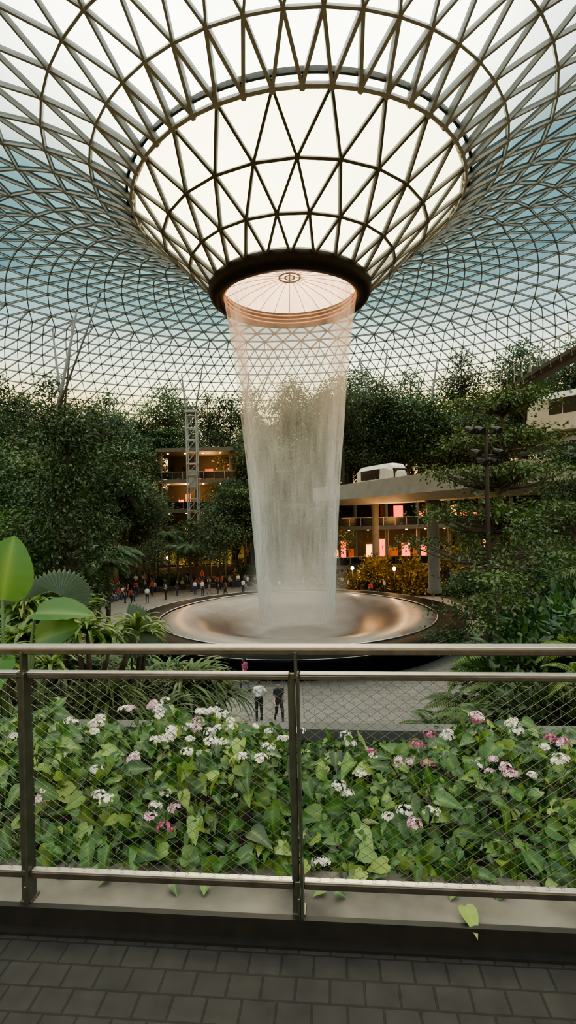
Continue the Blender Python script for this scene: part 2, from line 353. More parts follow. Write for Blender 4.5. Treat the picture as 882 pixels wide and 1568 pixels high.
# ------------------------------------------------------------------ basin
bs=empty('vortex_basin',(AX,AY,0))
mb=MB(); mb.lathe([(11.0,0),(11.1,.15),(11.7,1.05),(11.8,1.22),(11.7,1.3),(9.75,1.36),(9.65,1.3),(9.6,1.0)],128)
obj('black_stone_surround',mb.mesh('surround',[m_black],True),bs)
mb=MB(); mb.tube([(9.68*math.cos(a),9.68*math.sin(a),1.38) for a in np.linspace(0,2*PI,129)],np.array([.045]*129),6)
mb.tube([(11.75*math.cos(a),11.75*math.sin(a),1.3) for a in np.linspace(0,2*PI,129)],np.array([.015]*129),6)
obj('basin_rim_edge',mb.mesh('rim',[m_steel],True),bs)
def poolmat():
    m,nt,out=newmat('foaming_water'); L=nt.links.new
    tc=nt.nodes.new('ShaderNodeTexCoord'); sx=nt.nodes.new('ShaderNodeSeparateXYZ'); L(tc.outputs['Object'],sx.inputs[0])
    cm=nt.nodes.new('ShaderNodeCombineXYZ'); L(sx.outputs['X'],cm.inputs[0]); L(sx.outputs['Y'],cm.inputs[1])
    ln=nt.nodes.new('ShaderNodeVectorMath'); ln.operation='LENGTH'; L(cm.outputs[0],ln.inputs[0])
    no=nt.nodes.new('ShaderNodeTexNoise'); no.inputs['Scale'].default_value=.7; no.inputs['Detail'].default_value=7; no.inputs['Roughness'].default_value=.6; L(tc.outputs['Object'],no.inputs['Vector'])
    ad=nt.nodes.new('ShaderNodeMath'); ad.operation='MULTIPLY_ADD'; ad.inputs[1].default_value=2.2; L(no.outputs['Fac'],ad.inputs[0]); L(ln.outputs['Value'],ad.inputs[2])
    mr=nt.nodes.new('ShaderNodeMapRange'); mr.inputs[1].default_value=3.5; mr.inputs[2].default_value=11; L(ad.outputs[0],mr.inputs[0])
    r=nt.nodes.new('ShaderNodeValToRGB'); e=r.color_ramp.elements
    e[0].position=0; e[0].color=(.24,.23,.22,1); e[1].position=1; e[1].color=(.06,.045,.036,1)
    for p,c in((.18,(.13,.11,.10)),(.35,(.055,.030,.022)),(.58,(.065,.040,.030)),(.76,(.17,.155,.145)),(.9,(.15,.13,.115))):
        q=e.new(p); q.color=(*c,1)
    L(mr.outputs[0],r.inputs['Fac'])
    b=nt.nodes.new('ShaderNodeBsdfPrincipled'); b.inputs['Roughness'].default_value=.35; b.inputs['Specular IOR Level'].default_value=.12; L(r.outputs[0],b.inputs['Base Color'])
    bp=nt.nodes.new('ShaderNodeBump'); bp.inputs['Strength'].default_value=.3; bp.inputs['Distance'].default_value=.1; L(no.outputs['Fac'],bp.inputs['Height']); L(bp.outputs[0],b.inputs['Normal'])
    L(b.outputs[0],out.inputs['Surface']); return m
mb=MB(); mb.lathe([(9.62,1.3),(9.2,1.42),(8.6,1.45),(7.8,1.36),(6.8,1.1),(5.6,.75),(4.4,.4),(3.2,.1),(1.5,.02),(.01,0.02)],128)
obj('swirling_water',mb.mesh('swirl',[poolmat()],True),bs)

# ------------------------------------------------------------------ ground
def brickmat(name,c1,c2,mort,scale,bw,bh,ms_,rough=.6,rot=0,bump=.3,spec=.3):
    m,nt,out=newmat(name); L=nt.links.new
    tc=nt.nodes.new('ShaderNodeTexCoord'); mp=nt.nodes.new('ShaderNodeMapping'); mp.inputs['Rotation'].default_value[2]=rot; L(tc.outputs['Object'],mp.inputs[0])
    br=nt.nodes.new('ShaderNodeTexBrick'); br.inputs['Scale'].default_value=scale; br.inputs['Brick Width'].default_value=bw; br.inputs['Row Height'].default_value=bh; br.inputs['Mortar Size'].default_value=ms_; br.inputs['Mortar Smooth'].default_value=.3
    br.inputs['Color1'].default_value=(*c1,1); br.inputs['Color2'].default_value=(*c2,1); br.inputs['Mortar'].default_value=(*mort,1); L(mp.outputs[0],br.inputs['Vector'])
    no=nt.nodes.new('ShaderNodeTexNoise'); no.inputs['Scale'].default_value=14; no.inputs['Detail'].default_value=8; L(tc.outputs['Object'],no.inputs['Vector'])
    mx=nt.nodes.new('ShaderNodeMix'); mx.data_type='RGBA'; mx.blend_type='OVERLAY'; mx.inputs[0].default_value=.55; L(br.outputs['Color'],mx.inputs[6]); L(no.outputs['Fac'],mx.inputs[7])
    b=nt.nodes.new('ShaderNodeBsdfPrincipled'); b.inputs['Roughness'].default_value=rough; b.inputs['Specular IOR Level'].default_value=spec; L(mx.outputs[2],b.inputs['Base Color'])
    bp=nt.nodes.new('ShaderNodeBump'); bp.inputs['Strength'].default_value=bump; bp.inputs['Distance'].default_value=.006; bp.invert=True; L(br.outputs['Fac'],bp.inputs['Height']); L(bp.outputs[0],b.inputs['Normal'])
    L(b.outputs[0],out.inputs['Surface']); return m
m_plaza=brickmat('plaza_paving',(.17,.16,.145),(.13,.125,.115),(.065,.06,.055),1,.9,.45,.015,.65)
m_pave=brickmat('walkway_brick_pavers',(.024,.0215,.019),(.019,.0175,.016),(.010,.0095,.009),1,.115,.092,.0045,.65,0,.5,.25)
mb=MB(); V=[(0,0,0)]+[(46*math.cos(a),46*math.sin(a),0) for a in np.linspace(0,2*PI,97)[:-1]]
mb.add(V,[(0,1+i,1+(i+1)%96) for i in range(96)]); obj('floor',mb.mesh('floor',[m_plaza]),None,(AX,AY,0))
TA=np.array([-90,-60,-45,0,30,60,90,130,150,180,225,270]);TR=np.array([21,17.5,16,15,17,22,24,27,22,16,16,21])
def R0(th):
    d=math.degrees(th); d=(d+90)%360-90
    return float(np.interp(d,TA,TR))
def sstep(a,b,x): t=min(max((x-a)/(b-a),0),1); return t*t*(3-2*t)
def ground(x,y):
    dx,dy=x-AX,y-AY; r=math.hypot(dx,dy); th=math.atan2(dy,dx)
    z=max(0,(r-R0(th)))*.45
    cap=6.3+6.7*sstep(8,24,y)
    z=min(z,cap)
    z*=1-.8*sstep(2,6,x)*sstep(44,52,y)*(1-sstep(30,36,x))*(1-sstep(71,74,y))
    z*=1-.75*sstep(-20,-17,x)*(1-sstep(-7,-5,x))*sstep(52,56,y)*(1-sstep(74,78,y))
    if r<R0(th)+.02: return -.25
    return z+.12*math.sin(x*1.3)*math.cos(y*1.1)+.05
V=[];F=[];nr,na=90,180
rs=np.concatenate([np.linspace(12,50,70),np.linspace(51,79,20)])
for r in rs:
    for j in range(na):
        a=2*PI*j/na; x=AX+r*math.cos(a);y=AY+r*math.sin(a); z=ground(x,y)
        if y<3.9: z=min(z,5.9)
        V.append((x,y,z))
for i in range(nr-1):
    for j in range(na): F.append((i*na+j,(i+1)*na+j,(i+1)*na+(j+1)%na,i*na+(j+1)%na))
obj('planted_hillside_ground',mkmesh('hill',V,F,[m_soil],None,True))
mb=MB()
for rad_,hh_ in((-.5,.45),(2.2,1.0),(4.6,2.1)):
    aa=np.linspace(math.radians(48),math.radians(150),80)
    for a0,a1 in zip(aa[:-1],aa[1:]):
        r=R0((a0+a1)/2)+rad_; x=AX+r*math.cos((a0+a1)/2);y=AY+r*math.sin((a0+a1)/2)
        mb.box((x,y,hh_/2),(r*(a1-a0)*1.06,.5,hh_),0,(a0+a1)/2+PI/2)
obj('terrace_seat_wall',mb.mesh('seatwall',[m_conc_d]))

# ------------------------------------------------------------------ vegetation generators
def tree_mesh(name,H,cb,cr_,style,leaf,nl,ll,seed,ncl=26,sp=None):
    rng=np.random.default_rng(seed); mb=MB()
    k=7; pts=[];x=y=0
    for i in range(k):
        pts.append((x,y,H*.93*i/(k-1))); x+=rng.normal()*.02*H*.5;y+=rng.normal()*.02*H*.5
    pts=np.array(pts); tr=.014*H+.03
    mb.tube(pts,np.linspace(tr,tr*.2,k),8,0)
    def trunk_at(z): return np.array([np.interp(z,pts[:,2],pts[:,0]),np.interp(z,pts[:,2],pts[:,1]),z])
    C=[]
    for c in range(ncl):
        a=rng.uniform(0,2*PI); 
        if style=='layer':
            lv=rng.integers(0,5); z=cb+(H-cb)*(.12+.2*lv+rng.normal()*.025); rad=cr_*(1-.13*lv)*math.sqrt(rng.uniform(.04,1))
        else:
            z=cb+(H-cb)*rng.uniform(.02,1); q=(z-cb)/(H-cb)
            sh=math.sin(PI*min(max(q*.86+.12,0),1))**.6
            rad=cr_*sh*math.sqrt(rng.uniform(.1,1))
        p0=trunk_at(max(z-rad*(.25 if style=='layer' else .55),cb*.8)); e=np.array([rad*math.cos(a),rad*math.sin(a),0])+trunk_at(min(z,H*.93)); e[2]=z
        mid=(p0+e)/2+np.array([0,0,-.08*rad]); mb.tube([p0,mid,e],np.array([tr*.35,tr*.22,tr*.08]),5,0,False)
        C.append(e)
    C=np.array(C); idx=rng.integers(0,len(C),nl)
    if sp is None: sp=cr_*(.27 if style!='layer' else .2)
    off=rng.normal(size=(nl,3))*sp*np.array([1,1,.28 if style=='layer' else .6])
    P=C[idx]+off
    D=off/ (np.linalg.norm(off,axis=1)[:,None]+1e-6)+rng.normal(size=(nl,3))*.6+np.array([0,0,-.25])
    N=rng.normal(size=(nl,3))*.6+np.array([0,0,1.])
    mb.leaves(P,D,N,ll*rng.uniform(.6,1.3,nl),ll*.5*rng.uniform(.7,1.2,nl),1)
    return mb.mesh(name,[m_bark,leaf])
def palm_mesh(name,H,leaf,seed,fl=2.6,nf=16):
    rng=np.random.default_rng(seed); mb=MB(); k=6
    pts=np.array([(.04*H*math.sin(i/3),0,H*i/(k-1)) for i in range(k)]); mb.tube(pts,np.linspace(.16,.09,k)*min(1,H/4),8,0); top=pts[-1]
    for f in range(nf):
        a=2*PI*f/nf+rng.uniform(-.2,.2); el=rng.uniform(.1,1.2); L_=fl*rng.uniform(.8,1.1); n=14; P=[]
        p=top.copy(); e=el
        for i in range(n):
            P.append(p.copy()); p=p+L_/n*np.array([math.cos(a)*math.cos(e),math.sin(a)*math.cos(e),math.sin(e)]); e-=.15
        P=np.array(P); mb.tube(P,np.linspace(.03,.008,n)*min(1,H/4),4,1,False)
        T=np.gradient(P,axis=0); T/=np.linalg.norm(T,axis=1)[:,None]; S=np.cross(T,[0,0,1.]); S/=np.linalg.norm(S,axis=1)[:,None]
        for sg in(-1,1):
            for sub in(0,.5):
                Pc=P[1:-1]+(P[2:]-P[1:-1])*sub; D=S[1:-1]*sg+T[1:-1]*.6+np.array([0,0,-.35]); mb.leaves(Pc,D,np.tile([0,0,1.],(len(Pc),1))+rng.normal(size=(len(Pc),3))*.1,fl*.27*np.sin(np.linspace(.5,2.9,len(Pc))),.06*fl/2.6*1.5,1)
    return mb.mesh(name,[m_bark,leaf])
def shrub_mesh(name,R,H,leaf,nl,ll,seed,asp=.5):
    rng=np.random.default_rng(seed); mb=MB()
    for i in range(7):
        a=rng.uniform(0,2*PI); mb.tube([(0,0,-.1),(R*.3*math.cos(a),R*.3*math.sin(a),H*.5),(R*.6*math.cos(a),R*.6*math.sin(a),H*.8)],np.array([.03,.02,.008]),4,0,False)
    d=rng.normal(size=(nl,3)); d/=np.linalg.norm(d,axis=1)[:,None]; d[:,2]=np.abs(d[:,2]); rad=rng.uniform(.5,1,nl)[:,None]*(1+.25*np.sin(d[:,:1]*7+seed)*np.cos(d[:,1:2]*6))
    P=d*rad*np.array([R,R,H]); D=d+rng.normal(size=(nl,3))*.5+np.array([0,0,-.1]); N=rng.normal(size=(nl,3))*.5+np.array([0,0,1.])+d*.3
    mb.leaves(P,D,N,ll*rng.uniform(.6,1.3,nl),ll*asp*rng.uniform(.7,1.2,nl),1)
    return mb.mesh(name,[m_bark,leaf])
def strap_mesh(name,leaf,n,L_,W,seed,heads=1,spread=.5):
    rng=np.random.default_rng(seed); mb=MB()
    for hd in range(heads):
        hx,hy=(0,0) if heads==1 else rng.normal(size=2)*spread; hz=0 if heads==1 else rng.uniform(.0,.6)*L_
        if hz>.05: mb.tube([(hx*.6,hy*.6,-.3),(hx,hy,hz)],np.array([.035,.025]),5,0)
        for i in range(n):
            a=rng.uniform(0,2*PI); e=rng.uniform(.35,1.45); l=L_*rng.uniform(.65,1.1); k=7; p=np.array([hx,hy,hz]);V=[]
            s_=np.array([-math.sin(a),math.cos(a),0])
            for j in range(k):
                w=W*math.sin(PI*(.18+.8*j/(k-1)))**.8/2+.001; u=np.array([-math.cos(a)*math.sin(e),-math.sin(a)*math.sin(e),math.cos(e)])
                V+=[p-s_*w+u*w*.4,p,p+s_*w+u*w*.4]
                p=p+l/(k-1)*np.array([math.cos(a)*math.cos(e),math.sin(a)*math.cos(e),math.sin(e)]); e-=rng.uniform(.25,.42)
            F=[]
            for j in range(k-1):
                o=3*j; F+=[(o,o+1,o+4,o+3),(o+1,o+2,o+5,o+4)]
            mb.add(V,F,1)
    return mb.mesh(name,[m_bark,leaf],True)
def paddle(mb,base,dirv,nrm,L_,W,mi,arch=.3,wave=.03):
    d=np.array(dirv,float);d/=np.linalg.norm(d); n=np.array(nrm,float); s_=np.cross(d,n);s_/=np.linalg.norm(s_);u=np.cross(s_,d)
    V=[];A=[];R_=14
    for j in range(R_):
        v=j/(R_-1); w=W/2*(math.sin(PI*min(1,(v*.93+.07))**.75))**.7 if v<1 else .002
        for c in(-1,-.66,-.33,0,.33,.66,1):
            V.append(np.array(base)+d*L_*v+s_*w*c+u*(abs(c)*w*.3-arch*L_*v*v+wave*math.sin(v*34)*abs(c)*L_*.4)); A.append(1-abs(c)*1.0)
    F=[(j*7+i,j*7+i+1,(j+1)*7+i+1,(j+1)*7+i) for j in range(R_-1) for i in range(6)]
    mb.add(V,F,mi,A)
def fern_mesh(name,leaf,n,L_,seed):
    rng=np.random.default_rng(seed); mb=MB()
    for f in range(n):
        a=rng.uniform(0,2*PI);e=rng.uniform(.4,1.2);k=16;p=np.zeros(3);P=[]
        for i in range(k):
            P.append(p.copy()); p=p+L_/k*np.array([math.cos(a)*math.cos(e),math.sin(a)*math.cos(e),math.sin(e)]); e-=.13
        P=np.array(P); mb.tube(P,np.linspace(.012,.003,k),4,1,False)
        T=np.gradient(P,axis=0);T/=np.linalg.norm(T,axis=1)[:,None];S=np.cross(T,[0,0,1.]);S/=np.linalg.norm(S,axis=1)[:,None]
        for sg in(-1,1):
            for sub in(0,.5):
                Pc=P[1:-1]+(P[2:]-P[1:-1])*sub; mb.leaves(Pc,S[1:-1]*sg+T[1:-1]*.3,np.tile([0,0,1.],(len(Pc),1)),L_*.22*np.sin(np.linspace(.7,3.0,len(Pc))),L_*.045,1)
    return mb.mesh(name,[m_bark,leaf])

# background forest
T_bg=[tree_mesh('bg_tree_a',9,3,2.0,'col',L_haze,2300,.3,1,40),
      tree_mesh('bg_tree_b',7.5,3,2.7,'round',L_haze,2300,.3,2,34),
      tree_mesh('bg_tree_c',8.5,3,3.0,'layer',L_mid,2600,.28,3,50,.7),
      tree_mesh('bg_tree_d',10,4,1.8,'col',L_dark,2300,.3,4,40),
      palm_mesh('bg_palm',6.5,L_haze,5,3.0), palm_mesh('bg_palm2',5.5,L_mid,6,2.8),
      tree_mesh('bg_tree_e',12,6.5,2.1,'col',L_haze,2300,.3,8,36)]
S_bg=[shrub_mesh('shrub_a',1.3,1.2,L_haze,700,.30,11),shrub_mesh('shrub_b',1.5,1.0,L_mid,700,.32,12),shrub_mesh('shrub_c',1.2,1.4,L_dark,700,.28,13),
      fern_mesh('fern_big',L_mid,16,1.9,14),strap_mesh('strap_big',L_mid,40,1.6,.12,15)]
forest=empty('rainforest_trees'); shr=empty('hillside_shrubs')
rnd=random.Random(5)
placed=[]
colpos=[(-30,62),(-26,64),(-14,82),(16,78),(19,78),(32,52),(-38,50),(-9,84)]
def fits(x,y,d):
    return not any((x-a)**2+(y-b)**2<d*d for a,b in placed) and not any((x-a)**2+(y-b)**2<4 for a,b in colpos)
cnt=0;tries=0
while cnt<320 and tries<16000:
    tries+=1
    th=rnd.uniform(-PI,PI); r=rnd.uniform(17,56); x=AX+r*math.cos(th);y=AY+r*math.sin(th)
    if r<R0(th)+1.8 or y<27 or abs(x/y)>.70: continue
    px=x/y; sc_=rnd.uniform(.75,1.3)
    if y>56: sc_*=1.25
    slot=-.26<px<-.11
    if slot:
        if 66<y<79: continue
        if y<=66:
            if -.19<px<-.15 and rnd.random()<.5: continue
            sc_=rnd.uniform(.6,1.0)
    if -.11<=px<.09 and y<66: sc_*=.8
    if px>.09 and x<34 and 43<y<73: continue
    if px>.15 and y<46 and r<24: continue
    if not fits(x,y,2.0): continue
    placed.append((x,y)); g=ground(x,y)
    k=rnd.choices(range(7),[4,3,2.5,2.5,2.2,1.6,3])[0]
    obj('tree_%d'%cnt,T_bg[k],forest,(x,y,g-.1),rnd.uniform(0,6.28),sc_); cnt+=1
for i,(x,y,k,s_) in enumerate([(-15.6,62,0,1.0),(-13.9,60,4,.95),(-9.3,62,0,1.05),(-7.9,60,1,1.1),(-10.9,58,5,.9),(-16.6,64,6,.85),(-12.4,57.5,4,.75),(-14.9,56.5,1,.8),(-8.4,65,6,.95)]):
    obj('front_tree_%d'%i,T_bg[k],forest,(x,y,max(ground(x,y),0)-.05),i*1.1,s_)
cnt=0;tries=0
while cnt<520 and tries<12000:
    tries+=1
    th=rnd.uniform(-PI,PI); r=rnd.uniform(15,48); x=AX+r*math.cos(th);y=AY+r*math.sin(th)
    if r<R0(th)+1.2 or y<12 or abs(x/y)>.72: continue
    if y<20 and abs(x)<5: continue
    if x>4 and 53<y<73: continue
    if -18<x<-7 and 64<y<78: continue
    g=ground(x,y); k=rnd.choices(range(5),[3,3,3,1.4,1])[0]
    obj('shrub_%d'%cnt,S_bg[k],shr,(x,y,g-.1),rnd.uniform(0,6.28),rnd.uniform(.6,1.25)); cnt+=1
rg=empty('rooftop_garden_trees')
for i in range(30):
    x=5.5+i*.88+rnd.uniform(-.4,.4); y=66+rnd.uniform(0,5)
    obj('roof_tree_%d'%i,T_bg[rnd.choice([0,1,3,6,6,2])],rg,(x,y,10.7),rnd.uniform(0,6),rnd.uniform(1.0,1.5))
gold=empty('golden_lit_hedge')
Sg=shrub_mesh('gold_lit_shrub',1.5,1.7,L_gold_lit,900,.3,17)
for i,(x,y) in enumerate([(6.5,54),(8.6,53.5),(10.6,53.5),(12.4,54),(14.5,55),(9.6,55.5),(7.6,56),(16.5,55),(11.5,52.5),(18.5,56),(13.6,53)]): obj('bush_%d'%i,Sg,gold,(x,y,ground(x,y)+(1.8 if i%2 else .3)),i*1.3,1.25)

# individual nearer trees
def place(name,me,x,y,z=None,rot=0,s=1):
    return obj(name,me,None,(x,y,(ground(x,y)-.1) if z is None else z),rot,s)
t_left=tree_mesh('left_tree',11.8,4.6,1.7,'col',L_dark,9000,.19,21,80)
place('broadleaf_tree',t_left,-8.3,20,None,0)
t_left2=tree_mesh('left_tree2',9.5,3,2.3,'round',L_dark,6500,.22,22,50)
place('broadleaf_tree',t_left2,-13.5,23,None,1)
place('broadleaf_tree',tree_mesh('lt3',8,2.2,2.4,'round',L_mid,5500,.22,23,50),-11.6,20.5,None,.5,.85)
place('broadleaf_tree',t_left2,-15.5,28,None,2,1.1)
place('broadleaf_tree',t_left2,-17.5,33,None,3,1.0)
place('palm_tree',palm_mesh('palm_near',6.0,L_mid,61,2.6,18),-11.2,30,None,0)
place('palm_tree',palm_mesh('palm_near2',5.0,L_haze,62,2.6,18),-13.0,37,None,0,1.2)
t_r=tree_mesh('right_tree',12.0,5.8,3.1,'layer',L_mid,11000,.15,31,190,.42)
place('umbrella_tree',t_r,7.0,18,None,.3,1)
t_r2=tree_mesh('right_tree2',8.6,3,2.2,'layer',L_dark,6500,.16,32,110,.38)
place('umbrella_tree',t_r2,7.9,21,None,1.4,1)
place('umbrella_tree',t_r2,11.4,20.5,None,2.2,1.15)
place('umbrella_tree',t_r2,14.6,26,None,3.3,1.0)
place('broadleaf_tree',t_left2,16.5,30,None,4,.8)

# slope planting just below the walkway
st_a=strap_mesh('pandanus',L_mid,50,.65,.04,41,6,.25)
st_b=strap_mesh('dracaena',L_lime,24,.5,.05,42,5,.25)
fe=fern_mesh('fern',L_mid,18,.9,43); fe2=fern_mesh('fern2',L_lime,14,.8,44)
sh1=shrub_mesh('slope_shrub',.55,.5,L_mid,900,.11,45); sh2=shrub_mesh('slope_shrub_dark',.6,.55,L_dark,900,.12,46)
for (x,y,z,s_,r) in [(-1.5,7.4,5.85,1.1,0),(-1.75,6.9,6.0,1.1,1),(-1.45,8.0,5.4,1,2),(-2.1,8.0,5.9,1.1,4),(-2.7,6.2,6.15,1.15,3),(-3.3,6.6,6.3,1.2,5),(-2.3,5.4,6.3,.95,2.2),(-3.0,5.2,6.4,1.1,4.2),(-1.9,6.0,5.9,1,1.2),(-1.3,7.0,5.4,.9,3.2)]:
    place('pandanus_clump',st_a,x,y,z,r,s_)
for (x,y,z,s_,r) in [(-2.15,5.6,7.15,.9,0),(-2.7,5.8,7.2,1.05,2),(-1.95,6.4,6.9,.8,1),(-3.2,6.0,7.2,1.1,3),(-2.4,4.9,7.2,.8,4)]:
    place('dracaena_plant',st_b,x,y,z,r,s_)
for (x,y,z,s_,r) in [(1.9,6.6,5.6,1,0),(2.4,6.2,5.85,1.1,1),(3.0,6.8,6.0,1.1,2),(2.7,7.6,5.5,1.2,3),(3.6,5.9,6.3,1.2,4),(2.0,8.2,4.6,1,5),(3.4,8.4,5.9,1.4,1.5)]:
    place('fern_plant',fe,x,y,z,r,s_)
for (x,y,z,s_,r) in [(3.1,5.6,6.7,.65,0),(3.6,6.6,6.7,.8,2)]: place('yellow_fern_plant',fe2,x,y,z,r,s_)
for (x,y,z,s_,r) in [(3.4,7.4,5.9,1.6,0),(4.2,8.2,6.1,1.8,1),(4.0,6.8,6.3,1.4,2),(5.0,9.0,6.2,1.8,3),(2.9,6.0,6.0,1.1,4),(4.5,7.2,6.5,1.5,5)]:
    place('slope_shrub',sh2,x,y,z,r,s_)
i=0
bank=empty('slope_bank_shrubs')
for k in range(300):
    x=rnd.uniform(-7,7); y=rnd.uniform(4.4,16)
    if abs(x/y)>.7: continue
    g=ground(x,y)
    if g<0: continue
    g=min(g,6.0)
    if x/y>-.12 and x/y<.2: g=g-.15; sc_=.65
    else: sc_=rnd.uniform(.9,1.5)
    obj('bank_shrub_%d'%i,rnd.choice([sh1,sh2,sh2]),bank,(x,y,g-.05),rnd.uniform(0,6),sc_); i+=1

bp_=empty('elephant_ear_plant')
L_big=leafmat('big_leaf',[(.05,.16,.03),(.08,.2,.03)],.35,.45,True,.8); L_fan=leafmat('fan_leaf',[(.07,.11,.075),(.10,.14,.10)],.4,.3)
mb=MB()
for b,d,n,l,w in [((-2.12,3.85,8.0),(.15,.05,1),(.2,-1,.15),.48,.42),((-2.35,3.9,7.75),(-.3,.1,.9),(.1,-1,.3),.5,.4),((-2.0,4.1,7.85),(.9,-.1,.05),(.1,-.5,1),.46,.3),((-2.15,3.7,7.8),(-.5,-.4,.1),(0,-.4,1),.4,.3),((-2.05,4.2,7.6),(.7,-.3,.3),(.1,-.8,.6),.45,.34),((-2.2,3.9,7.55),(.2,-.6,-.3),(.1,-.8,.6),.4,.32)]:
    paddle(mb,b,d,n,l,w,1,.12,.02); mb.tube([(-2.2,4.0,6.2),((-2.2+b[0])/2,(4.0+b[1])/2,(6.3+b[2])/2),b],np.array([.025,.02,.012]),6,0)
obj('leaves',mb.mesh('elephant_leaves',[leafmat('petiole',[(.06,.11,.03),(.08,.14,.04)]),L_big],True,True),bp_)
mb=MB()
def fan(mb,c,nrm,R_,up,span=2.0):
    n=np.array(nrm,float);n/=np.linalg.norm(n);u=np.array(up,float);u-=n*np.dot(u,n);u/=np.linalg.norm(u);s_=np.cross(u,n);K=36;V=[np.array(c)]
    for i in range(K+1):
        a=-span+2*span*i/K; rr_=R_*(1 if i%2 else .9); V.append(np.array(c)+rr_*(math.cos(a)*u+math.sin(a)*s_)+n*(.04 if i%2 else -.02)*R_*2)
    mb.add(V,[(0,i+1,i+2) for i in range(K)],1)
for c,n,R_,up in [((-2.2,5.0,7.85),(.5,-1,.9),.3,(0.5,0,1)),((-2.0,6.3,7.3),(.2,-.8,.9),.32,(1,0,.3)),((-1.85,6.1,7.15),(.3,-.7,1.2),.3,(.8,0,-.5)),((-2.75,5.4,7.75),(0,-1,.7),.28,(-.3,0,1))]:
    fan(mb,c,n,R_,up,1.5); mb.tube([(-2.3,5.8,6.0),(c[0]-.05,c[1]+.1,(c[2]+6)/2),c],np.array([.02,.015,.01]),5,0)
obj('licuala_fan_palm',mb.mesh('fan_palm',[m_bark,L_fan]))
place('small_tree',tree_mesh('small_tree',3.6,1.2,.7,'round',L_mid,2200,.1,51,26),4.5,9.5,4.7,0,1)
place('small_tree',tree_mesh('small_tree2',3.2,.9,.8,'layer',L_mid,2200,.1,52,26),3.5,8.6,4.7,0,.9)
place('small_palm',palm_mesh('small_palm',2.2,L_mid,53,1.3,14),5.6,9.4,5.1,0,1)

# ------------------------------------------------------------------ walkway, curb, railing (yawed frame)
YAW=-math.radians(5.2)
W0=Matrix.Translation((0.01,1.98,0))@Matrix.Rotation(YAW,4,'Z')
def wobj(name,me,parent=None):
    o=bpy.data.objects.new(name,me); scene.collection.objects.link(o); 
    if parent: o.parent=parent
    else: o.matrix_world=W0
    return o
mb=MB(); mb.box((0,-2.6,6.9),(14,5.12,.2)); wobj('walkway_floor',mb.mesh('walkway',[m_pave]))
m_curb=M('curb_concrete',(.10,.088,.072),.85,0,.5,4,.6)
cu=empty('planter_curb'); cu.matrix_world=W0
mb=MB(); mb.box((0,.105,6.941),(14,.27,.282)); o=wobj('concrete_ledge',mb.mesh('ledge',[m_curb]),cu); bv=o.modifiers.new('b','BEVEL'); bv.width=.008
mb=MB(); mb.box((0,-.038,7.035),(14,.012,.088)); mb.box((0,-.055,7.006),(14,.04,.010)); mb.box((0,-.03,7.08),(14,.025,.010))
wobj('metal_kick_strip',mb.mesh('kick',[M('black_kick_metal',(.010,.009,.008),.55,.3,.3,15)]),cu)
mb=MB()
mb.box((0,.95,6.85),(14,1.4,.2)); mb.box((0,1.68,6.6),(14,.12,1.0),1); wobj('bed_soil',mb.mesh('bed',[M('bark_mulch',(.03,.022,.014),.95,0,.5,30,.8),m_conc_d]),cu)
ra=empty('metal_railing'); ra.matrix_world=W0
PS=[-3.24,-2.16,-1.08,0,1.08,2.16,3.24]
m_rail_d=M('rail_underside_dark',(.10,.092,.082),.4,.8,.2,20)  # darker tone for the strips below the rail bars
mb=MB()
mb.box((0,0,8.088),(6.6,.05,.014)); mb.box((0,-.012,8.072),(6.6,.02,.02),1)
for sx_ in range(len(PS)-1):
    a,b=PS[sx_]+.02,PS[sx_+1]-.02; c=(a+b)/2; l=b-a
    mb.box((c,0,7.988),(l,.03,.009)); mb.box((c,0,7.205),(l,.026,.008)); mb.box((c,-.012,7.975),(l,.006,.018),1); mb.box((c,-.012,7.19),(l,.006,.024),1)
o=wobj('rails',mb.mesh('rails',[m_steel,m_rail_d]),ra); bv=o.modifiers.new('b','BEVEL'); bv.width=.003; bv.segments=2
mb=MB()
for p in PS:
    mb.box((p-.012,.0,7.53),(.028,.012,.92)); mb.box((p+.012,0,7.53),(.010,.06,.92)); mb.box((p+.006,-.008,8.03),(.010,.045,.09))
    mb.box((p,.0,7.08),(.012,.05,.14)); mb.box((p,.01,7.087),(.05,.06,.008))
    for z in(7.985,7.205): mb.box((p,-.022,z),(.03,.01,.02))
o=wobj('posts',mb.mesh('posts',[m_post]),ra); bv=o.modifiers.new('b','BEVEL'); bv.width=.002
mb=MB(); z0,z1=7.212,7.978; cw,ch=.052,.036
for sx_ in range(len(PS)-1):
    a,b=PS[sx_]+.03,PS[sx_+1]-.03; Wd=b-a; H_=z1-z0; sl=ch/cw; P=[];Q=[]
    x0=-H_/sl
    while x0<Wd:
        for sg in(1,-1):
            t0=max(0,x0);t1=min(Wd,x0+H_/sl)
            if t1>t0:
                za=(t0-x0)*sl;zb=(t1-x0)*sl
                if sg<0: za,zb=H_-za,H_-zb
                P.append((a+t0,sg*.0008,z0+za));Q.append((a+t1,sg*.0008,z0+zb))
        x0+=cw
    mb.struts(P,Q,np.tile([0,1.,0],(len(P),1)),.0014,.0014)
wobj('wire_net',mb.mesh('wire_net',[M('steel_cable',(.17,.17,.15),.4,.7,.1,50)]),ra)

